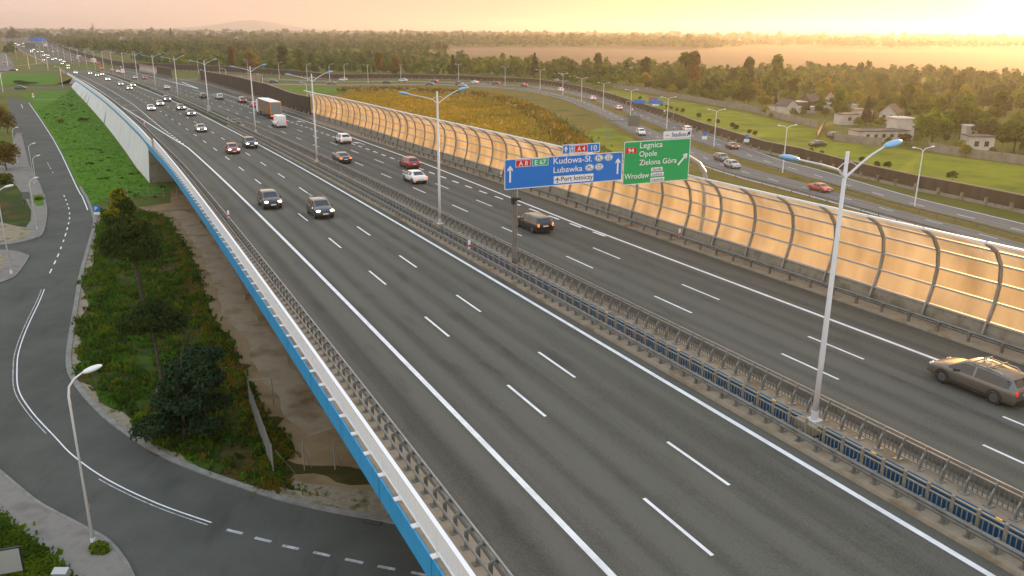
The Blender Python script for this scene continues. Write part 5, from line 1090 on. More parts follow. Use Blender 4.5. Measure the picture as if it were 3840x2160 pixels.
# slip road traffic and parked cars
def dirat(P, X):
    i = min(range(len(P)-1), key=lambda k: (P[k]-X).length); d = P[i+1]-P[i]; return math.atan2(-d.x, d.y)
for (u, v), P, fwd_, kind, col, near, lab in (
    ((1449, 313), INN, 1, 'sedan', 'darkgrey', False, 'dark car heading right on the inner slip road, left of the milky lamp tops'), ((1511, 306), OUT, 0, 'suv', 'white', False, 'white car under the lamp post in the far bend'), ((1612, 318.5), INN, 1, 'sedan', 'grey', False, 'dark grey car on the inner slip road before the silver blue one'), ((1628, 308), OUT, 0, 'hatch', 'blue', False, 'silver blue car on the outer slip road'), ((1723, 319.5), INN, 1, 'suv', 'darkgrey', False, 'dark car beneath a lamp post on the inner slip road'), ((1736, 325), INN, 1, 'sedan', 'silver', False, 'silver car low in front of the dark one on the inner slip road'), ((1780, 312), OUT, 0, 'sedan', 'white', False, 'white car in the middle of the far bend'), ((1860, 317), OUT, 0, 'hatch', 'darkred', False, 'red tailed car in the far bend'), ((1965, 325), OUT, 0, 'suv', 'darkgrey', False, 'dark pickup in the bend by a buttressed wall'),
    ((2102, 342), OUT, 0, 'suv', 'white', False, 'white car behind a lamp post in the bend'), ((2222, 376), OUT, 0, 'suv', 'white', True, 'white car passing a small blue sign on the outer slip road'), ((2320, 411), OUT, 0, 'hatch', 'white', True, 'white roofed car with red lamps on the outer slip road'), ((2403, 506), INN, 1, 'suv', 'white', True, 'white car with black bonnet left of the Stadion plate'), ((2574, 492), OUT, 0, 'estate', 'white', True, 'white car half hidden above the Stadion plate'), ((2744, 557), OUT, 0, 'sedan', 'black', True, 'black saloon on the outer slip road right of the green board'), ((2705, 603), INN, 1, 'estate', 'grey', True, 'grey estate car on the inner slip road right of the green board'), ((2745, 629), INN, 1, 'hatch', 'silver', True, 'silver hatchback in front of the grey estate car'), ((3074, 716), INN, 1, 'coupe', 'bright_red', True, 'bright red coupe on the inner slip road'),
    ((1287, 303), OUT, 0, 'suv', 'white', False, 'white car far left on the outer slip road'), ((1244, 316.5), INN, 1, 'sedan', 'grey', False, 'grey car far left on the inner slip road'), ((1026, 310), INN, 1, 'sedan', 'green', False, 'dark green car low at the far left of the slip road'), ((861, 290), OUT, 0, 'sedan', 'darkgrey', False, 'dark roofed car behind the tan noise wall')):
    X = Vector(gp(u, v, .03)); a = dirat(P, X); put_car(tuple(X), a if fwd_ else a+math.pi, kind, col, lab, 'S', near, lit=bool(fwd_) and False, brake=not fwd_)
put_car(gp(3066, 549), R(-62), 'sedan', 'black', 'black saloon parked on the grass beyond the noise wall', 'P', True)
put_car(gp(3131, 517), R(-80), 'hatch', 'grey', 'grey hatchback parked by the gate in the concrete fence', 'P', True)
put_car(gp(77, 335, .03), R(-72), 'suv', 'green', 'dark teal car on the cross road heading to the underpass', 'X', True)
put_car(gp(51, 266, .03), R(-85), 'sedan', 'darkgrey', 'dark car on the upper slip road at the left edge', 'X', False, lit=True)
put_car(gp(18, 240, .03), R(20), 'sedan', 'black', 'small black car on the side road at the left edge', 'X', False)

# ------------------------------------------------------------------ trees and plants
def leaf_cloud(lobes, n, size, rng, flat=.25, inner=.25):
    """quads scattered through ellipsoid lobes (centre, radii); most near the surface, some inside"""
    w = np.array([l[1][0]*l[1][1]*l[1][2] for l in lobes])**.66; w /= w.sum(); idx = rng.choice(len(lobes), n, p=w)
    C = np.array([l[0] for l in lobes], float)[idx]; Rr = np.array([l[1] for l in lobes], float)[idx]
    d = rng.normal(size=(n, 3)); d /= np.linalg.norm(d, axis=1)[:, None]
    d[:, 2] = np.where(d[:, 2] < -.55, -d[:, 2]*.6, d[:, 2])
    rad = np.where(rng.random(n) < inner, rng.uniform(.3, .8, n), rng.uniform(.78, 1.08, n)); P = C+d*Rr*rad[:, None]
    nrm = d+rng.normal(size=(n, 3))*.75; nrm[:, 2] += flat; nrm /= np.linalg.norm(nrm, axis=1)[:, None]
    a = np.cross(nrm, rng.normal(size=(n, 3))); a /= np.linalg.norm(a, axis=1)[:, None]; b = np.cross(nrm, a)
    s = size*rng.uniform(.55, 1.35, n)[:, None]; a = a*s; b = b*s*rng.uniform(.5, 1.0, n)[:, None]
    return np.stack([P-a*.5-b*.5, P+a*.6-b*.2, P+a*.5+b*.5, P-a*.35+b*.4], 1)
def quads_mesh(name, Q, mat):
    n = len(Q); me = bpy.data.meshes.new(name); me.vertices.add(4*n); me.vertices.foreach_set('co', Q.reshape(-1).astype(np.float32))
    me.loops.add(4*n); me.loops.foreach_set('vertex_index', np.arange(4*n, dtype=np.int32)); me.polygons.add(n); me.polygons.foreach_set('loop_start', np.arange(0, 4*n, 4, dtype=np.int32))
    me.materials.append(mat); me.update(calc_edges=True); me.validate(); return me
def lobes_for(kind, h, rng):
    L = []
    if kind == 'conifer':
        for k in range(7): z = h*(.16+.80*k/6.5); r = h*.20*(1-k/7.4); L.append(((rng.normal()*.1, rng.normal()*.1, z), (r, r, h*.10)))
    elif kind == 'tall':
        for k in range(9): z = h*rng.uniform(.28, .88); r = h*rng.uniform(.10, .17)*(1.15-abs(z/h-.55)); a = rng.uniform(0, 6.3); q = h*.12*rng.random(); L.append(((q*math.cos(a), q*math.sin(a), z), (r, r, r*1.25)))
        L.append(((0, 0, h*.9), (h*.08, h*.08, h*.10)))
    elif kind == 'poplar':
        for k in range(8): z = h*(.12+.82*k/7); r = h*.085*(1.15-abs(k/7-.45)); L.append(((rng.normal()*.15, rng.normal()*.15, z), (r, r, h*.11)))
    else:
        for k in range(9): a = rng.uniform(0, 6.3); q = h*rng.uniform(.12, .30); z = h*rng.uniform(.34, .72); r = h*rng.uniform(.14, .22); L.append(((q*math.cos(a), q*math.sin(a), z), (r, r, r*.85)))
        L.append(((0, 0, h*.76), (h*.2, h*.2, h*.2))); L.append(((0, 0, h*.45), (h*.28, h*.28, h*.22)))
    return L
def trunk_mb(h, r, rng, limbs=4):
    q = MB(); q.tube([(0, 0, -.2), (rng.normal()*.05*h*.1, rng.normal()*.05*h*.1, h*.35), (rng.normal()*.1, rng.normal()*.1, h*.72)], [r, r*.75, r*.3], 7)
    for k in range(limbs): a = 6.28*k/limbs+rng.random(); q.tube([(0, 0, h*.28), (h*.1*math.cos(a), h*.1*math.sin(a), h*.42), (h*.22*math.cos(a), h*.22*math.sin(a), h*.58)], [r*.5, r*.3, r*.12], 5)
    return q
PROT = []
for kind, mat, nm in (('round', 'leaf_g', 'deciduous_tree'), ('round', 'leaf_g', 'deciduous_tree'), ('round', 'leaf_dg', 'deciduous_tree'), ('round', 'leaf_y', 'deciduous_tree'), ('round', 'leaf_o', 'deciduous_tree'), ('tall', 'leaf_g', 'deciduous_tree'), ('tall', 'leaf_dg', 'deciduous_tree'), ('tall', 'leaf_o', 'deciduous_tree'), ('conifer', 'leaf_c', 'conifer_tree'), ('conifer', 'leaf_c', 'conifer_tree'), ('round', 'leaf_o', 'deciduous_tree')):
    h = 10.0; L = lobes_for(kind, h, RNG); Q = leaf_cloud(L, 1500, .62 if kind != 'conifer' else .5, RNG)
    PROT.append((kind, mat, nm, quads_mesh('crown', Q, MT[mat]), trunk_mb(h, .2, RNG, 4 if kind != 'conifer' else 0)))
TM = [None]*len(PROT)
def put_tree(i, loc, h, label, rz, group, wide=1.0):
    kind, mat, nm, me, tq = PROT[i]
    t = empty(nm, loc, rz, label, 'tree', group); t.scale = (h/10*wide, h/10*wide, h/10)
    c = bpy.data.objects.new('crown', me); COL.objects.link(c); c.parent = t
    if TM[i] is None: TM[i] = tq.build('trunk', MT['bark'], t)
    else: k = TM[i].copy(); COL.objects.link(k); k.parent = t
    return t
def inside(p, poly):
    x, y = p; c = False; n = len(poly)
    for i in range(n):
        (x1, y1), (x2, y2) = poly[i], poly[(i+1) % n]
        if (y1 > y) != (y2 > y) and x < (x2-x1)*(y-y1)/(y2-y1)+x1: c = not c
    return c
LN = {0: 'green round', 1: 'broad green', 2: 'deep green round', 3: 'yellow green', 4: 'russet autumn', 5: 'tall green', 6: 'tall deep green', 7: 'tall russet', 8: 'dark pointed', 9: 'dark slender', 10: 'autumn brown'}
BELT = [gp(*p)[:2] for p in [(640, 262), (985, 276), (1300, 281), (1714, 288), (2000, 298), (2208, 330), (2320, 336), (2457, 353), (2600, 380), (2790, 405), (2930, 420), (3120, 440), (3200, 470), (3420, 505), (3560, 560), (3850, 596), (4150, 640), (4300, 460), (4200, 312), (3840, 296), (3500, 288), (3250, 280), (3050, 280), (2900, 278), (2700, 276), (2500, 266), (2300, 262), (2000, 252), (1900, 244), (1750, 232), (1650, 222), (1400, 212), (1200, 206), (900, 206), (700, 212), (480, 226)]]
GAPS = [gp(*p)[:2] for p in ()]
trees = []; cell = {}
def free(x, y, d):
    k = (int(x//8), int(y//8))
    for a in range(-1, 2):
        for b in range(-1, 2):
            for (u, v) in cell.get((k[0]+a, k[1]+b), ()):
                if (u-x)**2+(v-y)**2 < d*d: return False
    cell.setdefault(k, []).append((x, y)); return True
HOUSES_XY = [gp(*p)[:2] for p in [(2930, 428), (2950, 424), (3030, 415), (2990, 410), (3110, 400), (3200, 462), (3240, 450), (3340, 462), (3300, 520), (3390, 515), (3660, 572), (3640, 565), (3130, 405), (2780, 350), (2840, 395), (2960, 375), (3060, 370), (3020, 395)]]
tries = 0
while tries < 60000 and len(trees) < 2600:
    tries += 1; x = RNG.uniform(-330, 640); y = RNG.uniform(160, 900)
    if not inside((x, y), BELT): continue
    if any((hx-x)**2+(hy-y)**2 < 22 or (abs(hx-x) < 5 and hy-14 < y < hy) for hx, hy in HOUSES_XY): continue
    if not free(x, y, 6.5): continue
    trees.append((x, y))
trees.sort(key=lambda p: p[0]**2+p[1]**2)
def kind_at(x, y):
    r = RNG.random()
    if x > 60: return int(RNG.choice([0, 1, 2, 3, 4, 5, 6, 8, 9, 3], p=[.22, .18, .13, .13, .04, .08, .07, .05, .04, .06]))
    return int(RNG.choice([0, 1, 2, 3, 4, 5, 6, 7, 10, 8], p=[.2, .16, .16, .09, .06, .13, .10, .04, .02, .04]))
GT = 'trees of the belt beyond the outer noise wall'
def treelab(k, x, y):
    z = 'among the allotment huts' if x > 60 and y < 290 else ('in the belt before the ploughed field' if x > 0 else 'in the belt behind the far bend of the noise wall')
    return f'{LN[k]} {"conifer" if k in (8, 9) else "tree"} {z}'
NT = 300
def th_(): r = RNG.random(); return RNG.uniform(3.8, 6.2) if r < .72 else (RNG.uniform(6.2, 8.6) if r < .94 else RNG.uniform(8.6, 11.5))
for i, (x, y) in enumerate(trees[:NT]):
    k = kind_at(x, y); h = th_()*(1.2 if k in (5, 6, 7, 8) else 1.0)
    if y < 240: h *= .85
    put_tree(k, (x, y, 0), h, treelab(k, x, y), RNG.uniform(0, 6.3), GT, RNG.uniform(.95, 1.3))
# specimens that stand out
for (u, v, tv, k, lab) in ((3490, 556, 395, 1, 'huge broad tree between the long low house and the white hut'), (3245, 470, 350, 8, 'dark pointed conifer left of the long low house'), (2560, 330, 195, 5, 'tallest twin topped tree standing before the ploughed field'), (2604, 332, 190, 7, 'russet twin of the tallest tree before the ploughed field'), (2800, 340, 205, 6, 'tall tree left of a poplar pair before the ploughed field'), (2905, 345, 203, 5, 'tall green tree of a poplar pair before the ploughed field'), (2005, 292, 195, 8, 'single dark conifer before the ploughed field above the bend'), (2240, 300, 200, 5, 'broad topped tree above the bend before the ploughed field'), (2420, 318, 210, 6, 'tall dark tree in the belt above the small blue gantry boards'), (2700, 395, 345, 3, 'bright yellow green tree at the concrete fence corner'), (2860, 405, 340, 3, 'bright yellow tree left of the white gabled hut'), (1420, 285, 198, 7, 'big golden autumn tree behind the noise wall in the far bend'), (1480, 284, 204, 4, 'russet tree beside the big golden one'), (1060, 276, 175, 6, 'tall dark green tree behind the far slip road lamps'), (1130, 278, 190, 5, 'tall yellowing tree behind the far slip road lamps'), (940, 272, 186, 4, 'autumn coloured tree behind the far noise wall'), (870, 270, 180, 7, 'tall russet tree behind the far noise wall'), (1700, 285, 205, 8, 'dark pointed conifer beside a small hut roof'), (3700, 555, 430, 2, 'large dark tree right of the white hut'), (3800, 575, 400, 1, 'large golden green tree at the right edge'), (3600, 520, 340, 0, 'big round tree behind the white hut')):
    X = gp(u, v); put_tree(k, X, vh((u, v), tv), lab, RNG.uniform(0, 6), None, 1.25 if k in (1, 0, 2) else 1.0)
# the rest of the belt and the woods beyond: nobody could count them
base = {k: leaf_cloud(lobes_for(k, 10.0, RNG), 170, 1.45, RNG, inner=.1) for k in ('round', 'tall', 'conifer')}
base2 = {k: leaf_cloud(lobes_for(k, 10.0, RNG), 46, 3.0, RNG, inner=.05) for k in ('round', 'tall', 'conifer')}
def merged(P, Bs, hs):
    out = []
    for (x, y), h in zip(P, hs):
        B = Bs['round' if RNG.random() < .62 else ('tall' if RNG.random() < .8 else 'conifer')]; a = RNG.uniform(0, 6.3); c, s = math.cos(a), math.sin(a); k = h/10; w = k*RNG.uniform(1.0, 1.35)
        T = B*np.array([w, w, k]); T = np.stack([T[..., 0]*c-T[..., 1]*s+x, T[..., 0]*s+T[..., 1]*c+y, T[..., 2]], -1); out.append(T)
    return np.concatenate(out)
def wood(name, P, Bs, hs, mat='far'):
    o = bpy.data.objects.new(name, quads_mesh(name, merged(P, Bs, hs), MT[mat])); COL.objects.link(o); return tag(o, kind='stuff')
rest = trees[NT:]
wood('woodland', rest, base, [th_() for _ in rest])
def scatter(poly, n, dens=None):
    xs_ = [p[0] for p in poly]; ys_ = [p[1] for p in poly]; out = []; t = 0
    while len(out) < n and t < n*30:
        t += 1; p = (RNG.uniform(min(xs_), max(xs_)), RNG.uniform(min(ys_), max(ys_)))
        if inside(p, poly) and (dens is None or RNG.random() < dens(p)): out.append(p)
    return out
pg = lambda l: [gp(*p)[:2] for p in l]
P = scatter(pg([(640, 215), (900, 206), (1230, 207), (1400, 206), (1690, 214), (1640, 176), (1300, 172), (900, 160), (500, 160), (180, 158), (220, 178), (300, 196), (420, 222)]), 1250)
wood('woodland', P, base, [RNG.uniform(8, 15) for _ in P])
P = scatter(pg([(120, 160), (700, 163), (1240, 168), (1640, 173), (2000, 172), (2400, 171), (2700, 180), (2690, 160), (2300, 145), (1600, 142), (900, 141), (200, 140), (-400, 140), (-400, 150)]), 1500)
wood('woodland', P, base2, [RNG.uniform(13, 24) for _ in P])
P = scatter(pg([(2690, 172), (3000, 170), (3250, 172), (3600, 174), (4000, 178), (4300, 165), (4300, 150), (3000, 146), (2700, 150)]), 620, lambda p: 1 if p[0] < 900 else .6)
wood('woodland', P, base2, [RNG.uniform(12, 22) for _ in P])
for l_, n_, h0, h1 in (([(1230, 171), (1500, 175), (1800, 175), (2100, 175), (2400, 176), (2560, 178), (2690, 184)], 330, 10, 15), ([(1240, 168), (1800, 171), (2300, 171), (2700, 176)], 300, 13, 20), ([(700, 168), (1240, 168)], 150, 10, 18), ([(2690, 178), (2850, 170), (3100, 172), (3300, 178), (3600, 178), (4000, 180)], 260, 8, 15), ([(2800, 160), (3300, 166), (4000, 168)], 170, 14, 22)):
    pp = [Vector(gp(*p)) for p in l_]; P = []
    for _ in range(n_): i = RNG.integers(0, len(pp)-1); c = pp[i]+(pp[i+1]-pp[i])*RNG.random(); P.append((c.x+RNG.normal()*8, c.y+abs(RNG.normal())*40))
    wood('woodland', P, base2, [RNG.uniform(h0, h1) for _ in P])
P = [(x, y) for x, y in zip(RNG.uniform(-4600, 4600, 3600), RNG.uniform(2900, 7300, 3600)) if abs(x) < y*.72]
wood('woodland', P, base2, [RNG.uniform(18, 34) for _ in P])
P = scatter([(-470, 560), (-420, 640), (-520, 900), (-900, 1300), (-1500, 2000), (-1900, 1600), (-900, 900)], 380)
wood('woodland', P, base, [RNG.uniform(6, 15) for _ in P])
for (u, v, tv, lab) in ((1737, 172, 115, 'slim dark poplar above the far village'), (1848, 172, 121, 'twin dark poplar right of the slim one'), (55, 160, 116, 'large rounded tree top left above the headlight queue'), (180, 156, 132, 'dark pointed conifer above the far motorway'), (645, 165, 111, 'dark pointed tree on the horizon above the van')):
    put_tree(8 if 'poplar' in lab or 'pointed' in lab else 2, gp(u, v), vh((u, v), tv), lab, 0, None, .45 if 'poplar' in lab else 1.0)
# near trees by the street
def big_tree(base_px, top_v, mat, lobes, n, size, label, lean=(0, 0), tr=.2, name='deciduous_tree', trunk_h=.7):
    X = gp(*base_px); h = vh(base_px, top_v); t = empty(name, X, 0, label, 'tree' if 'shrub' not in name else 'shrub')
    L = [((c[0]*h+lean[0]*c[2], c[1]*h+lean[1]*c[2], c[2]*h), (r[0]*h, r[1]*h, r[2]*h)) for c, r in lobes]
    o = bpy.data.objects.new('crown' if 'shrub' not in name else 'foliage', quads_mesh('crown', leaf_cloud(L, n, size, RNG, flat=.35), MT[mat])); COL.objects.link(o); o.parent = t
    q = MB(); q.tube([(0, 0, -.1), (lean[0]*.3, lean[1]*.3, h*.3), (lean[0]*trunk_h, lean[1]*trunk_h, h*trunk_h), (lean[0], lean[1], h*.93)], [tr, tr*.8, tr*.45, .02], 8)
    for k in range(9):
        a = k*2.4; z0 = h*(.42+.05*k); rr_ = h*.15*(1.1-k/11); q.tube([(lean[0]*z0/h, lean[1]*z0/h, z0), (lean[0]*z0/h+rr_*math.cos(a), lean[1]*z0/h+rr_*math.sin(a), z0+rr_*.7)], [tr*.3, .02], 5)
    q.build('trunk' if 'shrub' not in name else 'stem', MT['bark'], t); return t, h
lob = [((0, 0, .50), (.17, .17, .10)), ((.07, .03, .56), (.14, .14, .11)), ((-.09, -.03, .58), (.13, .13, .10)), ((.0, .06, .66), (.15, .14, .10)), ((.04, -.05, .70), (.11, .12, .09)), ((-.05, .0, .76), (.10, .10, .09)), ((.02, 0, .84), (.075, .075, .08)), ((0, 0, .92), (.045, .045, .07)), ((.10, 0, .48), (.12, .12, .08)), ((-.12, .02, .50), (.12, .12, .07))]
t_, h_ = big_tree((545, 1165), 712, 'leaf_dg', lob, 15000, .22, 'tall bushy tree on a bare trunk beside the parking sign', (-1.1, .2), .17)
o = bpy.data.objects.new('young_shoots', quads_mesh('young_shoots', leaf_cloud([((-1.1, .2, h_*.90), (h_*.06, h_*.06, h_*.09)), ((-1.3, .1, h_*.80), (h_*.09, h_*.09, h_*.06))], 900, .30, RNG), MT['leaf_y'])); COL.objects.link(o); o.parent = t_
big_tree((612, 1455), 1135, 'leaf_dg', [((0, 0, .80), (.24, .24, .14)), ((.12, .1, .72), (.2, .2, .12)), ((-.15, 0, .74), (.2, .2, .12)), ((.02, 0, .92), (.14, .14, .09))], 6500, .21, 'slim tree with a small dark crown in the middle of the weedy strip', (-.4, .2), .15)
_l = []
for k in range(38):
    a_ = RNG.uniform(0, 6.3); z_ = RNG.uniform(.06, .80); r_ = (.42 if z_ < .4 else .42*(1.15-z_))*RNG.uniform(.1, 1.0); _l.append(((r_*math.cos(a_)+.12*z_, r_*math.sin(a_)+.25*z_, z_), (RNG.uniform(.10, .18), RNG.uniform(.10, .18), RNG.uniform(.07, .12))))
big_tree((690, 1640), 1290, 'leaf_b', _l, 17000, .19, 'big dark blue green shrub on the strip above the street bend', (.3, .5), .12, 'shrub', .5)
for (u, v, w, hh, mat, lab) in ((25, 640, 3.4, 5.5, 'leaf_o', 'brownish bushy tree at the left edge beside the street'), (10, 600, 3.0, 4.2, 'leaf_g', 'green bush below the brownish tree at the left edge'), (20, 690, 2.4, 2.0, 'leaf_y', 'low yellow green bush on the pavement edge at the left'), (30, 500, 3.6, 8.5, 'leaf_o', 'tall dark autumn tree at the left edge before the cross road'), (-20, 560, 3.2, 7.0, 'leaf_dg', 'dark tree cut by the left edge'), (146, 752, 1.0, .7, 'leaf_g', 'small tuft on the square grass patch by the pavement'), (376, 2068, .55, .5, 'leaf_g', 'weed tuft at the foot of the bottom left street lamp'), (230, 460, 1.5, 1.2, 'leaf_o', 'dark brown bush on the bright lawn'), (270, 400, 1.3, 1.2, 'leaf_g', 'small green bush high on the bright lawn'), (310, 455, 1.6, 1.2, 'leaf_dg', 'small dark bush on the bright lawn near the wall'), (90, 318, 6, 2.2, 'leaf_dg', 'long dark hedge below the upper slip road')):
    X = gp(u, v); t = empty('shrub', X, RNG.uniform(0, 6), lab, 'shrub')
    L = [((RNG.normal()*w*.3, RNG.normal()*w*.25, hh*RNG.uniform(.3, .72)), (w*RNG.uniform(.3, .5), w*RNG.uniform(.3, .5), hh*RNG.uniform(.2, .34))) for _ in range(8)]
    o = bpy.data.objects.new('foliage', quads_mesh('foliage', leaf_cloud(L, 1600 if w > 2 else 500, .34 if w > 2 else .2, RNG), MT[mat])); COL.objects.link(o); o.parent = t
    q = MB(); q.tube([(0, 0, -.1), (0, 0, hh*.6)], [.08*w/2, .03], 6); q.build('stem', MT['bark'], t)
for (u, v) in ((2890, 446), (2975, 440), (3010, 438), (3065, 428), (3095, 440), (3140, 430), (3215, 478), (3265, 470), (3300, 480), (3385, 470), (3430, 500), (3440, 540), (3225, 530), (3190, 445), (2870, 432), (3270, 440), (3395, 545), (3600, 580), (3715, 590), (3620, 590), (3330, 540), (3060, 412), (3150, 396), (2925, 400)):
    if RNG.random() < 2: put_tree(int(RNG.choice([0, 3, 1, 2])), gp(u, v), RNG.uniform(1.6, 3.4), 'low garden bush in front of the allotment huts', RNG.uniform(0, 6), 'garden bushes among the allotment huts', 1.3)
# small conifers in the meadow behind the wall
for i, (u, v) in enumerate(((2228, 338), (2300, 362), (2400, 372), (2480, 395), (2500, 402), (2540, 415), (2560, 421), (2620, 440), (2660, 455), (2690, 462), (2745, 478), (2810, 500), (2832, 506), (3040, 575), (3080, 580), (3230, 610), (3285, 625), (3330, 628), (3570, 672), (2760, 486), (2515, 408))):
    put_tree(2, gp(u, v+6), RNG.uniform(1.3, 2.1), 'small dark bush in the green meadow just behind the noise wall', RNG.uniform(0, 6), 'small bushes behind the dark noise wall', 1.15)
# weeds and grass tufts
def tufts(name, poly, n, h, mat, w=.5, per=3):
    P = scatter(poly, n); Q = []
    for x, y in P:
        for _ in range(per):
            a = RNG.uniform(0, 6.3); d = np.array([math.cos(a), math.sin(a), 0]); c = np.array([x+RNG.normal()*.25, y+RNG.normal()*.25, .0]); hh = h*RNG.uniform(.4, 1.3); ww = w*RNG.uniform(.5, 1.2); l = np.array([RNG.normal()*.3*hh, RNG.normal()*.3*hh, hh])
            Q.append([c-d*ww*.4, c+d*ww*.4, c+d*ww*.5+l, c-d*ww*.3+l*.9])
    o = bpy.data.objects.new(name, quads_mesh(name, np.array(Q), MT[mat])); COL.objects.link(o); tag(o, kind='stuff')
def tufts_at(name, P, h, mat, w=.45, per=3):
    Q = []
    for x, y in P:
        for _ in range(per):
            a = RNG.uniform(0, 6.3); d = np.array([math.cos(a), math.sin(a), 0]); c = np.array([x+RNG.normal()*.2, y+RNG.normal()*.2, .0]); hh = h*RNG.uniform(.4, 1.3); ww = w*RNG.uniform(.5, 1.2); l = np.array([RNG.normal()*.3*hh, RNG.normal()*.3*hh, hh])
            Q.append([c-d*ww*.4, c+d*ww*.4, c+d*ww*.5+l, c-d*ww*.3+l*.9])
    o = bpy.data.objects.new(name, quads_mesh(name, np.array(Q), MT[mat])); COL.objects.link(o); tag(o, kind='stuff')
def clumpy(p): return .5+.5*math.sin(p[0]*.9+1.3*math.sin(p[1]*.31))*math.sin(p[1]*.55+p[0]*.23) > .30
SP = [p for p in scatter(STRIP, 7000) if clumpy(p) or RNG.random() < .18]
tufts_at('weeds', SP[:2600], .24, 'leaf_lawn', .22, 5); tufts_at('weeds', SP[2600:4000], .34, 'leaf_dg', .26, 4); tufts_at('weeds', SP[4000:4300], .5, 'leaf_g', .3, 9); tufts_at('dry_weeds', scatter(STRIP, 420), .3, 'leaf_o', .2, 4)
rim = []
Tsm = smooth_path([Vector((*p[:2], 0)) for p in TR[2:-1]], 10)
RQ = []
for p in Tsm:
    for _ in range(6): rim.append((p.x+RNG.normal()*.4-.9, p.y+RNG.normal()*.5-.2))
tufts_at('dry_weeds', rim, .22, 'leaf_o', .2, 4)
LAWN = [(p.x+.8, p.y) for p in REs[1:14]][::-1]+[gp(250, 352)[:2]]+[fr(s, lin(s, [155, 240, 331, 430], [-10.2, -11.6, -13, -14]))[:2] for s in range(425, 160, -15)]+[(-52, 131), (-60, 122)]
tufts('grass', LAWN, 4200, .09, 'leaf_lawn', .4, 2); tufts('grass', LAWN, 50, .3, 'leaf_dg', .5, 6)
tufts('grass', g2([(-60, 1898), (0, 1948), (50, 1990), (135, 2062), (205, 2105), (250, 2180), (200, 2250), (-100, 2250)]), 1500, .30, 'leaf_g', .22, 4)
tufts('reeds', pg(RF), 14000, .55, 'reedleaf', .32, 2)
tufts('reeds', pg(RF), 1500, .5, 'leaf_y', .4, 2)
tufts_at('dry_weeds', [(p.x+RNG.normal()*1.6, p.y+RNG.normal()*1.6) for p in RDG for _ in range(26)], 1.6, 'leaf_o', .5, 2)
tufts_at('weeds', [(p.x+2.5+RNG.normal()*1.8, p.y+5+RNG.normal()*1.8) for p in RDG for _ in range(14)], .6, 'leaf_g', .4, 2)
dg = None
for p_, r_, lb in (((1400, 1958), -18, 'dark drain grate in the kerb gutter under the bridge edge'), ((585, 1698), -35, 'dark drain grate at the kerb beside the shrub'), ((1020, 1432), -30, None)):
    if lb is None: continue
    X = gp(*p_)
    if dg is None:
        dg = o = empty('drain_grate', (0, 0, 0), 0, lb, 'drain'); q = MB(); q.box((0, 0, .025), (1.0, .5, .012)); q.build('frame', MT['trim'], o); q = MB()
        for k in range(9): q.box((-.4+.1*k, 0, .034), (.04, .44, .012))
        q.build('bars', MT['galvd'], o)
    else: o = copy_tree(dg, X, 0, lb)
    o.location = (X[0], X[1], 0); o.rotation_euler = (0, 0, R(r_))
# ------------------------------------------------------------------ wire fence on the dirt, fence posts, boards
wf_ = empty('wire_fence', (-17.9, 51.8, 0), 0, 'wire mesh fence with a leaning gate frame beside the dirt track', 'fence')
q = MB(); L0 = Vector(wf_.location); A, B = Vector((-18.1, 51.8, 0))-L0, Vector((-14.0, 42.9, 0))-L0
q.tube([A, A+Vector((0, 0, 2.1)), A+Vector((1.5, .4, 2.1)), A+Vector((1.5, .4, .1))], .045, 6); q.build('gate_frame', MT['mesh'], wf_)
for k in range(5):
    q = MB(); p = A+(B-A)*k/4; q.tube([p, p+Vector((0, 0, 2.0))], .045, 6); q.build('post', MT['mesh'], wf_)
q = MB()
for k in range(90): p = A+(B-A)*k/89; q.tube([p+Vector((0, 0, .1)), p+Vector((0, 0, 1.9))], .010, 3, cap=False)
for k in range(9): q.tube([A+Vector((0, 0, .1+.22*k)), B+Vector((0, 0, .1+.22*k))], .010, 3, cap=False)
q.tube([B, B+Vector((1.2, .2, 0)), B+Vector((.2, 0, 1.6))], .03, 5); q.build('wire_mesh', MT['mesh'], wf_)
po = None
for x, y in ((-12.3, 43.4), (-10.5, 43.5), (-8.9, 43.8), (-24.0, 50.8), (-20.8, 48.6)):
    if po is None: q = MB(); q.tube([(0, 0, -.1), (0, 0, 1.9)], .04, 6); q.tube([(0, .0, 1.5), (.35, .3, 0)], .025, 5); po = o = q.build('fence_post', MT['mesh'])
    else: o = po.copy(); COL.objects.link(o)
    o.location = (x, y, 0); tag(o, 'thin bare metal fence post on the dirt under the bridge edge', 'fence post', 'bare fence posts beside the dirt track')
ff = empty('wire_fence', gp(640, 745), 0, 'low wire fence on posts at the foot of the bridge abutment', 'fence'); L0 = Vector(ff.location)
q = MB(); pts = [Vector(gp(u, v))-L0 for u, v in ((480, 737), (560, 742), (615, 742), (665, 741), (720, 737))]
for p in pts: q.tube([p, p+Vector((0, 0, 1.7))], .05, 5)
for h in (.4, .9, 1.5):
    for a, b in zip(pts[:-1], pts[1:]): q.tube([a+Vector((0, 0, h)), b+Vector((0, 0, h))], .015, 4)
q.build('posts_and_wire', MT['mesh'], ff)
bd = empty('notice_board', gp(14, 2200), R(20), 'pale board in a thin frame cut by the bottom left corner', 'board'); q = MB(); q.box((0, 0, 1.3), (1.8, .06, 1.2)); q.build('panel', MT['grey'], bd); q = MB(); q.box((0, .05, 1.93), (1.9, .1, .07)); q.box((.93, .05, 1.3), (.07, .1, 1.3)); q.build('frame', MT['trim'], bd)
q = MB(); q.box((0, 0, .45), (.7, .4, .4), rx=.3); q.box((0, 0, .15), (.5, .3, .3)); o = q.build('grey_box', MT['grey']); o.location = gp(235, 2180); tag(o, 'small pale tilted box in the grass at the bottom left', 'box')
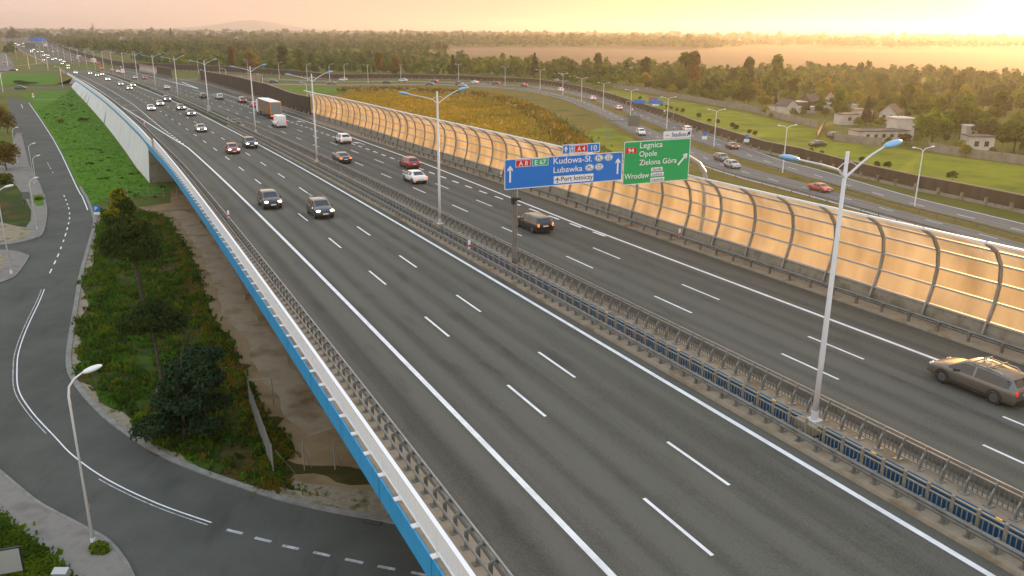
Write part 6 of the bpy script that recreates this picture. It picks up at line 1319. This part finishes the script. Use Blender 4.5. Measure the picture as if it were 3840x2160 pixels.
ib = empty('notice_board', gp(104, 770), R(15), 'dark information board on two legs beside the pavement', 'board'); q = MB(); q.box((0, 0, 1.5), (1.1, .06, 1.1)); q.build('panel', MT['signback'], ib); q = MB(); q.box((-.4, 0, .5), (.06, .06, 1.0)); q.box((.4, 0, .5), (.06, .06, 1.0)); q.build('legs', MT['trim'], ib)
cf = [gp(*p) for p in [(2300, 333), (2380, 341), (2457, 354), (2600, 380), (2700, 398), (2800, 414), (2930, 448), (3000, 465), (3066, 480)]]
def cfence(path, label):
    root = empty('concrete_fence', path[0], 0, label, 'fence'); P = [Vector(p)-Vector(path[0]) for p in path]; q = MB(); q.sweep(P, [(-.05, 0), (-.05, 1.9), (.05, 1.9), (.05, 0)]); q.build('panels', MT['fence'], root); q = MB()
    for a, b in zip(P[:-1], P[1:]):
        d = b-a; k = max(1, int(d.length/3))
        for i in range(k): c = a+d*i/k; q.box(c+Vector((0, 0, 1.02)), (.2, .2, 2.05), math.atan2(d.y, d.x))
    tag(q.build('posts', MT['conc'], root)); return root
cfence(cf, 'long pale concrete panel fence behind the meadow'); cfence([gp(*p) for p in [(3127, 528), (3220, 540), (3305, 548)]], 'short concrete fence in front of the long low house'); cfence([gp(*p) for p in [(3480, 565), (3560, 580), (3700, 600), (3840, 618), (3960, 640)]], 'worn concrete fence at the right below the white hut')
q = MB(); a, b = Vector(gp(3062, 528)), Vector(gp(3092, 480)); q.sweep([a, b], [(-.05, 0), (-.05, 2.2), (.05, 2.2), (.05, 0)]); o = q.build('slatted_gate', MT['hdoor']); tag(o, 'open wooden slatted gate leaf at the end of the concrete fence', 'gate')
# ------------------------------------------------------------------ houses
def house(px, w, d, h, rz, label, roof='hroof', wall_='hwall', flat=False, rh=None, wins=2, name='allotment_house', cat='house'):
    X = gp(*px); t = empty(name, X, R(rz), label, cat); q = MB()
    if flat:
        q.box((0, 0, h/2), (w, d, h)); q.build('wall', MT[wall_], t); q = MB(); q.box((0, 0, h+.08), (w+.5, d+.5, .18)); q.build('roof', MT[roof], t)
    else:
        rh = rh or w*.42
        q.prism([(-w/2, -d/2), (w/2, -d/2), (w/2, d/2), (-w/2, d/2)], 0, h)
        for y in (-d/2, d/2): q.poly([(-w/2, y, h), (w/2, y, h), (0, y, h+rh)])
        q.build('wall', MT[wall_], t); q = MB(); k = 1.12
        for s in (-1, 1):
            q.poly([(0, -d/2-.3, h+rh+.06), (0, d/2+.3, h+rh+.06), (s*w/2*k, d/2+.3, h-rh*(k-1)+.06), (s*w/2*k, -d/2-.3, h-rh*(k-1)+.06)])
            q.poly([(0, -d/2-.3, h+rh-.08), (0, d/2+.3, h+rh-.08), (s*w/2*k, d/2+.3, h-rh*(k-1)-.08), (s*w/2*k, -d/2-.3, h-rh*(k-1)-.08)])
        q.build('roof', MT[roof], t)
    for i in range(wins):
        x = (i+.5)/wins*w*.8-w*.4; q = MB(); q.box((x, -d/2-.02, h*.58), (min(.9, w*.18), .06, h*.32)); q.build('window', MT['hwin'], t)
    q = MB(); q.box((w/2+.02, -d*.1, h*.4), (.06, .9, h*.8)); q.build('door', MT['hdoor'], t); return t
house((2948, 428), 4.6, 5.5, 3.0, 22, 'white gabled hut with dark roof and one small window', wins=1)
house((2905, 424), 3.0, 4, 2.4, 22, 'low cream annex left of the white gabled hut', 'broof', flat=True, wins=0)
house((3020, 424), 6.0, 3, 2.0, 12, 'long greenhouse with ribbed pale roof', 'shed', 'shed', flat=True, wins=0, name='greenhouse', cat='greenhouse')
house((2985, 408), 5, 5, 2.5, 12, 'pale roofed shed behind the greenhouse', 'shed', 'hdoor', flat=True, wins=0, name='garden_shed', cat='shed')
house((3035, 402), 5, 5, 2.6, -60, 'dark roofed brown hut behind the sheds', 'hroof', 'hdoor', wins=0)
house((2965, 398), 4, 4, 2.4, 10, 'pink roofed low hut behind the white gable', 'rroof', flat=True, wins=0)
house((3108, 402), 3.6, 4.5, 3.0, -20, 'small hut with steep bright red roof', 'rroof', wins=0, rh=2.2)
house((3128, 408), 5.5, 3, 1.8, 12, 'pale low greenhouse right of the red roofed hut', 'shed', 'shed', flat=True, wins=0, name='greenhouse', cat='greenhouse')
house((3180, 412), 5.0, 3, 1.8, 12, 'second pale greenhouse right of the red roofed hut', 'shed', 'shed', flat=True, wins=0, name='greenhouse', cat='greenhouse')
house((3170, 466), 5.4, 4, 3.0, 8, 'white flat roofed cabin with dark edging', 'hroof', flat=True, wins=1)
house((3222, 452), 5.5, 5, 3.4, 8, 'pale flat roofed cabin behind the white one', 'hroof', flat=True, wins=1)
house((3335, 460), 4.6, 6.5, 3.3, -38, 'white gabled house with brown roof and two round windows', 'broof', rh=2.2, wins=2)
house((3290, 528), 13, 5, 2.6, 8, 'long low white house with flat grey roof and dark openings', 'hroof', flat=True, wins=5)
house((3370, 520), 4.5, 5, 5.2, 8, 'white stepped tower block at the end of the long low house', 'hwall', flat=True, wins=0)
house((3660, 570), 5.2, 4.5, 3.6, -8, 'white hut with two tall windows below the big tree', 'hroof', flat=True, wins=2)
house((3632, 545), 3.2, 3, 4.6, -8, 'small white block behind the hut with two tall windows', 'hwall', flat=True, wins=1)
house((2744, 366), 3.0, 2.5, 2.0, 10, 'tiny white hut roof among the yellow trees', 'shed', flat=True, wins=0, name='garden_shed', cat='shed')
house((2100, 302), 6, 4, 3.6, 0, 'cream box hut behind the noise wall in the bend', 'hwall', flat=True, wins=0, name='garden_shed', cat='shed')
house((2122, 306), 5, 4, 2.6, 0, 'pale blue sheeted shed beside the cream box hut', 'shed', 'shed', flat=True, wins=0, name='garden_shed', cat='shed')
house((1742, 262), 5, 4, 2.8, -25, 'small pink roofed hut in the belt above the bend', 'rroof', wins=0)
house((1855, 277), 5, 3, 2.6, 0, 'pale shed in the belt right of the pink roofed hut', 'shed', 'shed', flat=True, wins=0, name='garden_shed', cat='shed')
house((1625, 276), 7, 3, 1.8, 0, 'white topped low shed in the belt above the silver blue car', 'shed', 'hdoor', flat=True, wins=0, name='garden_shed', cat='shed')
house((2445, 335), 5, 3, 2.6, 0, 'pale shed roof above the small blue gantry boards', 'shed', 'shed', flat=True, wins=0, name='garden_shed', cat='shed')
house((2410, 305), 5, 3, 2.6, 0, 'tiny pale shed roof in the middle of the belt', 'shed', 'shed', flat=True, wins=0, name='garden_shed', cat='shed')
VIL = [(720, 148, 0), (780, 146, 1), (820, 150, 0), (895, 168, 0), (1030, 160, 0), (1160, 150, 2), (1285, 149, 2), (1488, 150, 1), (1510, 150, 0), (1560, 152, 2), (1600, 149, 0), (1620, 148, 0), (1640, 150, 1), (660, 152, 0), (640, 150, 0), (200, 146, 0), (225, 150, 0), (470, 168, 0), (440, 146, 1), (370, 142, 0), (1320, 148, 2), (860, 145, 2), (2490, 145, 0), (2520, 148, 0), (2480, 160, 0), (2540, 150, 0), (2060, 157, 0), (70, 140, 0), (380, 144, 0), (1840, 146, 0)]
for i, (u, v, k) in enumerate(VIL):
    D = gp(u, v)[1]; s = D/900; house((u, v), 9*max(s, .8), 9*max(s, .8), 5*max(s, .8), RNG.uniform(-40, 40), ('white far village house with grey roof', 'far village house with red roof', 'far cream village house with brown roof')[k]+' among the distant trees', ('hroof', 'rroof', 'broof')[k], wins=0, name='village_house')['group'] = 'far village houses'
for u0, u1, v, h, lab in ((2770, 2830, 154, 9, 'left part of the long white industrial hall before the horizon'), (2835, 2935, 152, 12, 'middle part of the long white industrial hall before the horizon'), (2940, 3080, 152, 8, 'low right part of the long white industrial hall'), (3108, 3175, 153, 7, 'separate white industrial hall nearer the sun')):
    a, b = Vector(gp(u0, v)), Vector(gp(u1, v)); t = empty('industrial_hall', (a+b)/2, 0, lab, 'factory hall'); q = MB(); q.box((0, 20, h/2), ((b-a).length, 40, h)); q.build('wall', MT['signw'], t); q = MB(); q.box((0, 20, h+.3), ((b-a).length+1, 41, .6)); q.build('roof', MT['shed'], t)
q = MB(); X = Vector(gp(2805, 152)); q.tube([(0, 0, 0), (0, 0, vh((2805, 152), 108))], [2.4, 1.6], 8); o = q.build('chimney', MT['broof']); o.location = X; tag(o, 'slim tall chimney above the white industrial hall', 'chimney')
for u, v, tv, lab in ((2170, 138, 112, 'left of two slim towers on the skyline'), (2233, 138, 108, 'right of two slim towers on the skyline'), (3302, 140, 119, 'small water tower on the skyline towards the sun')):
    t = empty('water_tower', gp(u, v), 0, lab, 'tower'); h = vh((u, v), tv); q = MB(); q.tube([(0, 0, 0), (0, 0, h*.75)], [h*.03, h*.025], 8); q.build('shaft', MT['fence'], t); q = MB(); q.tube([(0, 0, h*.72), (0, 0, h*.8), (0, 0, h)], [h*.03, h*.07, h*.06], 10); q.build('tank', MT['fence'], t)
t = empty('pylon', gp(355, 146), 0, 'lattice pylon rising above the horizon at the left', 'pylon'); h = vh((355, 146), 96); q = MB()
for sx in (-1, 1):
    for sy in (-1, 1): q.tube([(sx*h*.08, sy*h*.08, 0), (sx*h*.02, sy*h*.02, h*.6), (sx*h*.01, sy*h*.01, h)], [h*.012, h*.01, h*.008], 4)
for z, w in ((.62, .18), (.75, .22), (.88, .14)): q.tube([(-h*w, 0, h*z), (h*w, 0, h*z)], h*.01, 4)
q.build('lattice', MT['galvd'], t)
# ------------------------------------------------------------------ evening haze
q = MB(); q.box((0, 3650, 57), (9900, 7900, 118)); hz = q.build('haze', []) if False else None
hm = bpy.data.materials.new('evening_haze'); hm.use_nodes = True; tt = hm.node_tree; tt.nodes.clear()
ho = tt.nodes.new('ShaderNodeOutputMaterial'); pv = tt.nodes.new('ShaderNodeVolumePrincipled')
pv.inputs['Color'].default_value = (.60, .60, .63, 1); pv.inputs['Density'].default_value = HAZE; pv.inputs['Anisotropy'].default_value = .62
tt.links.new(pv.outputs[0], ho.inputs['Volume'])
o = q.build('haze', hm); tag(o, kind='stuff')
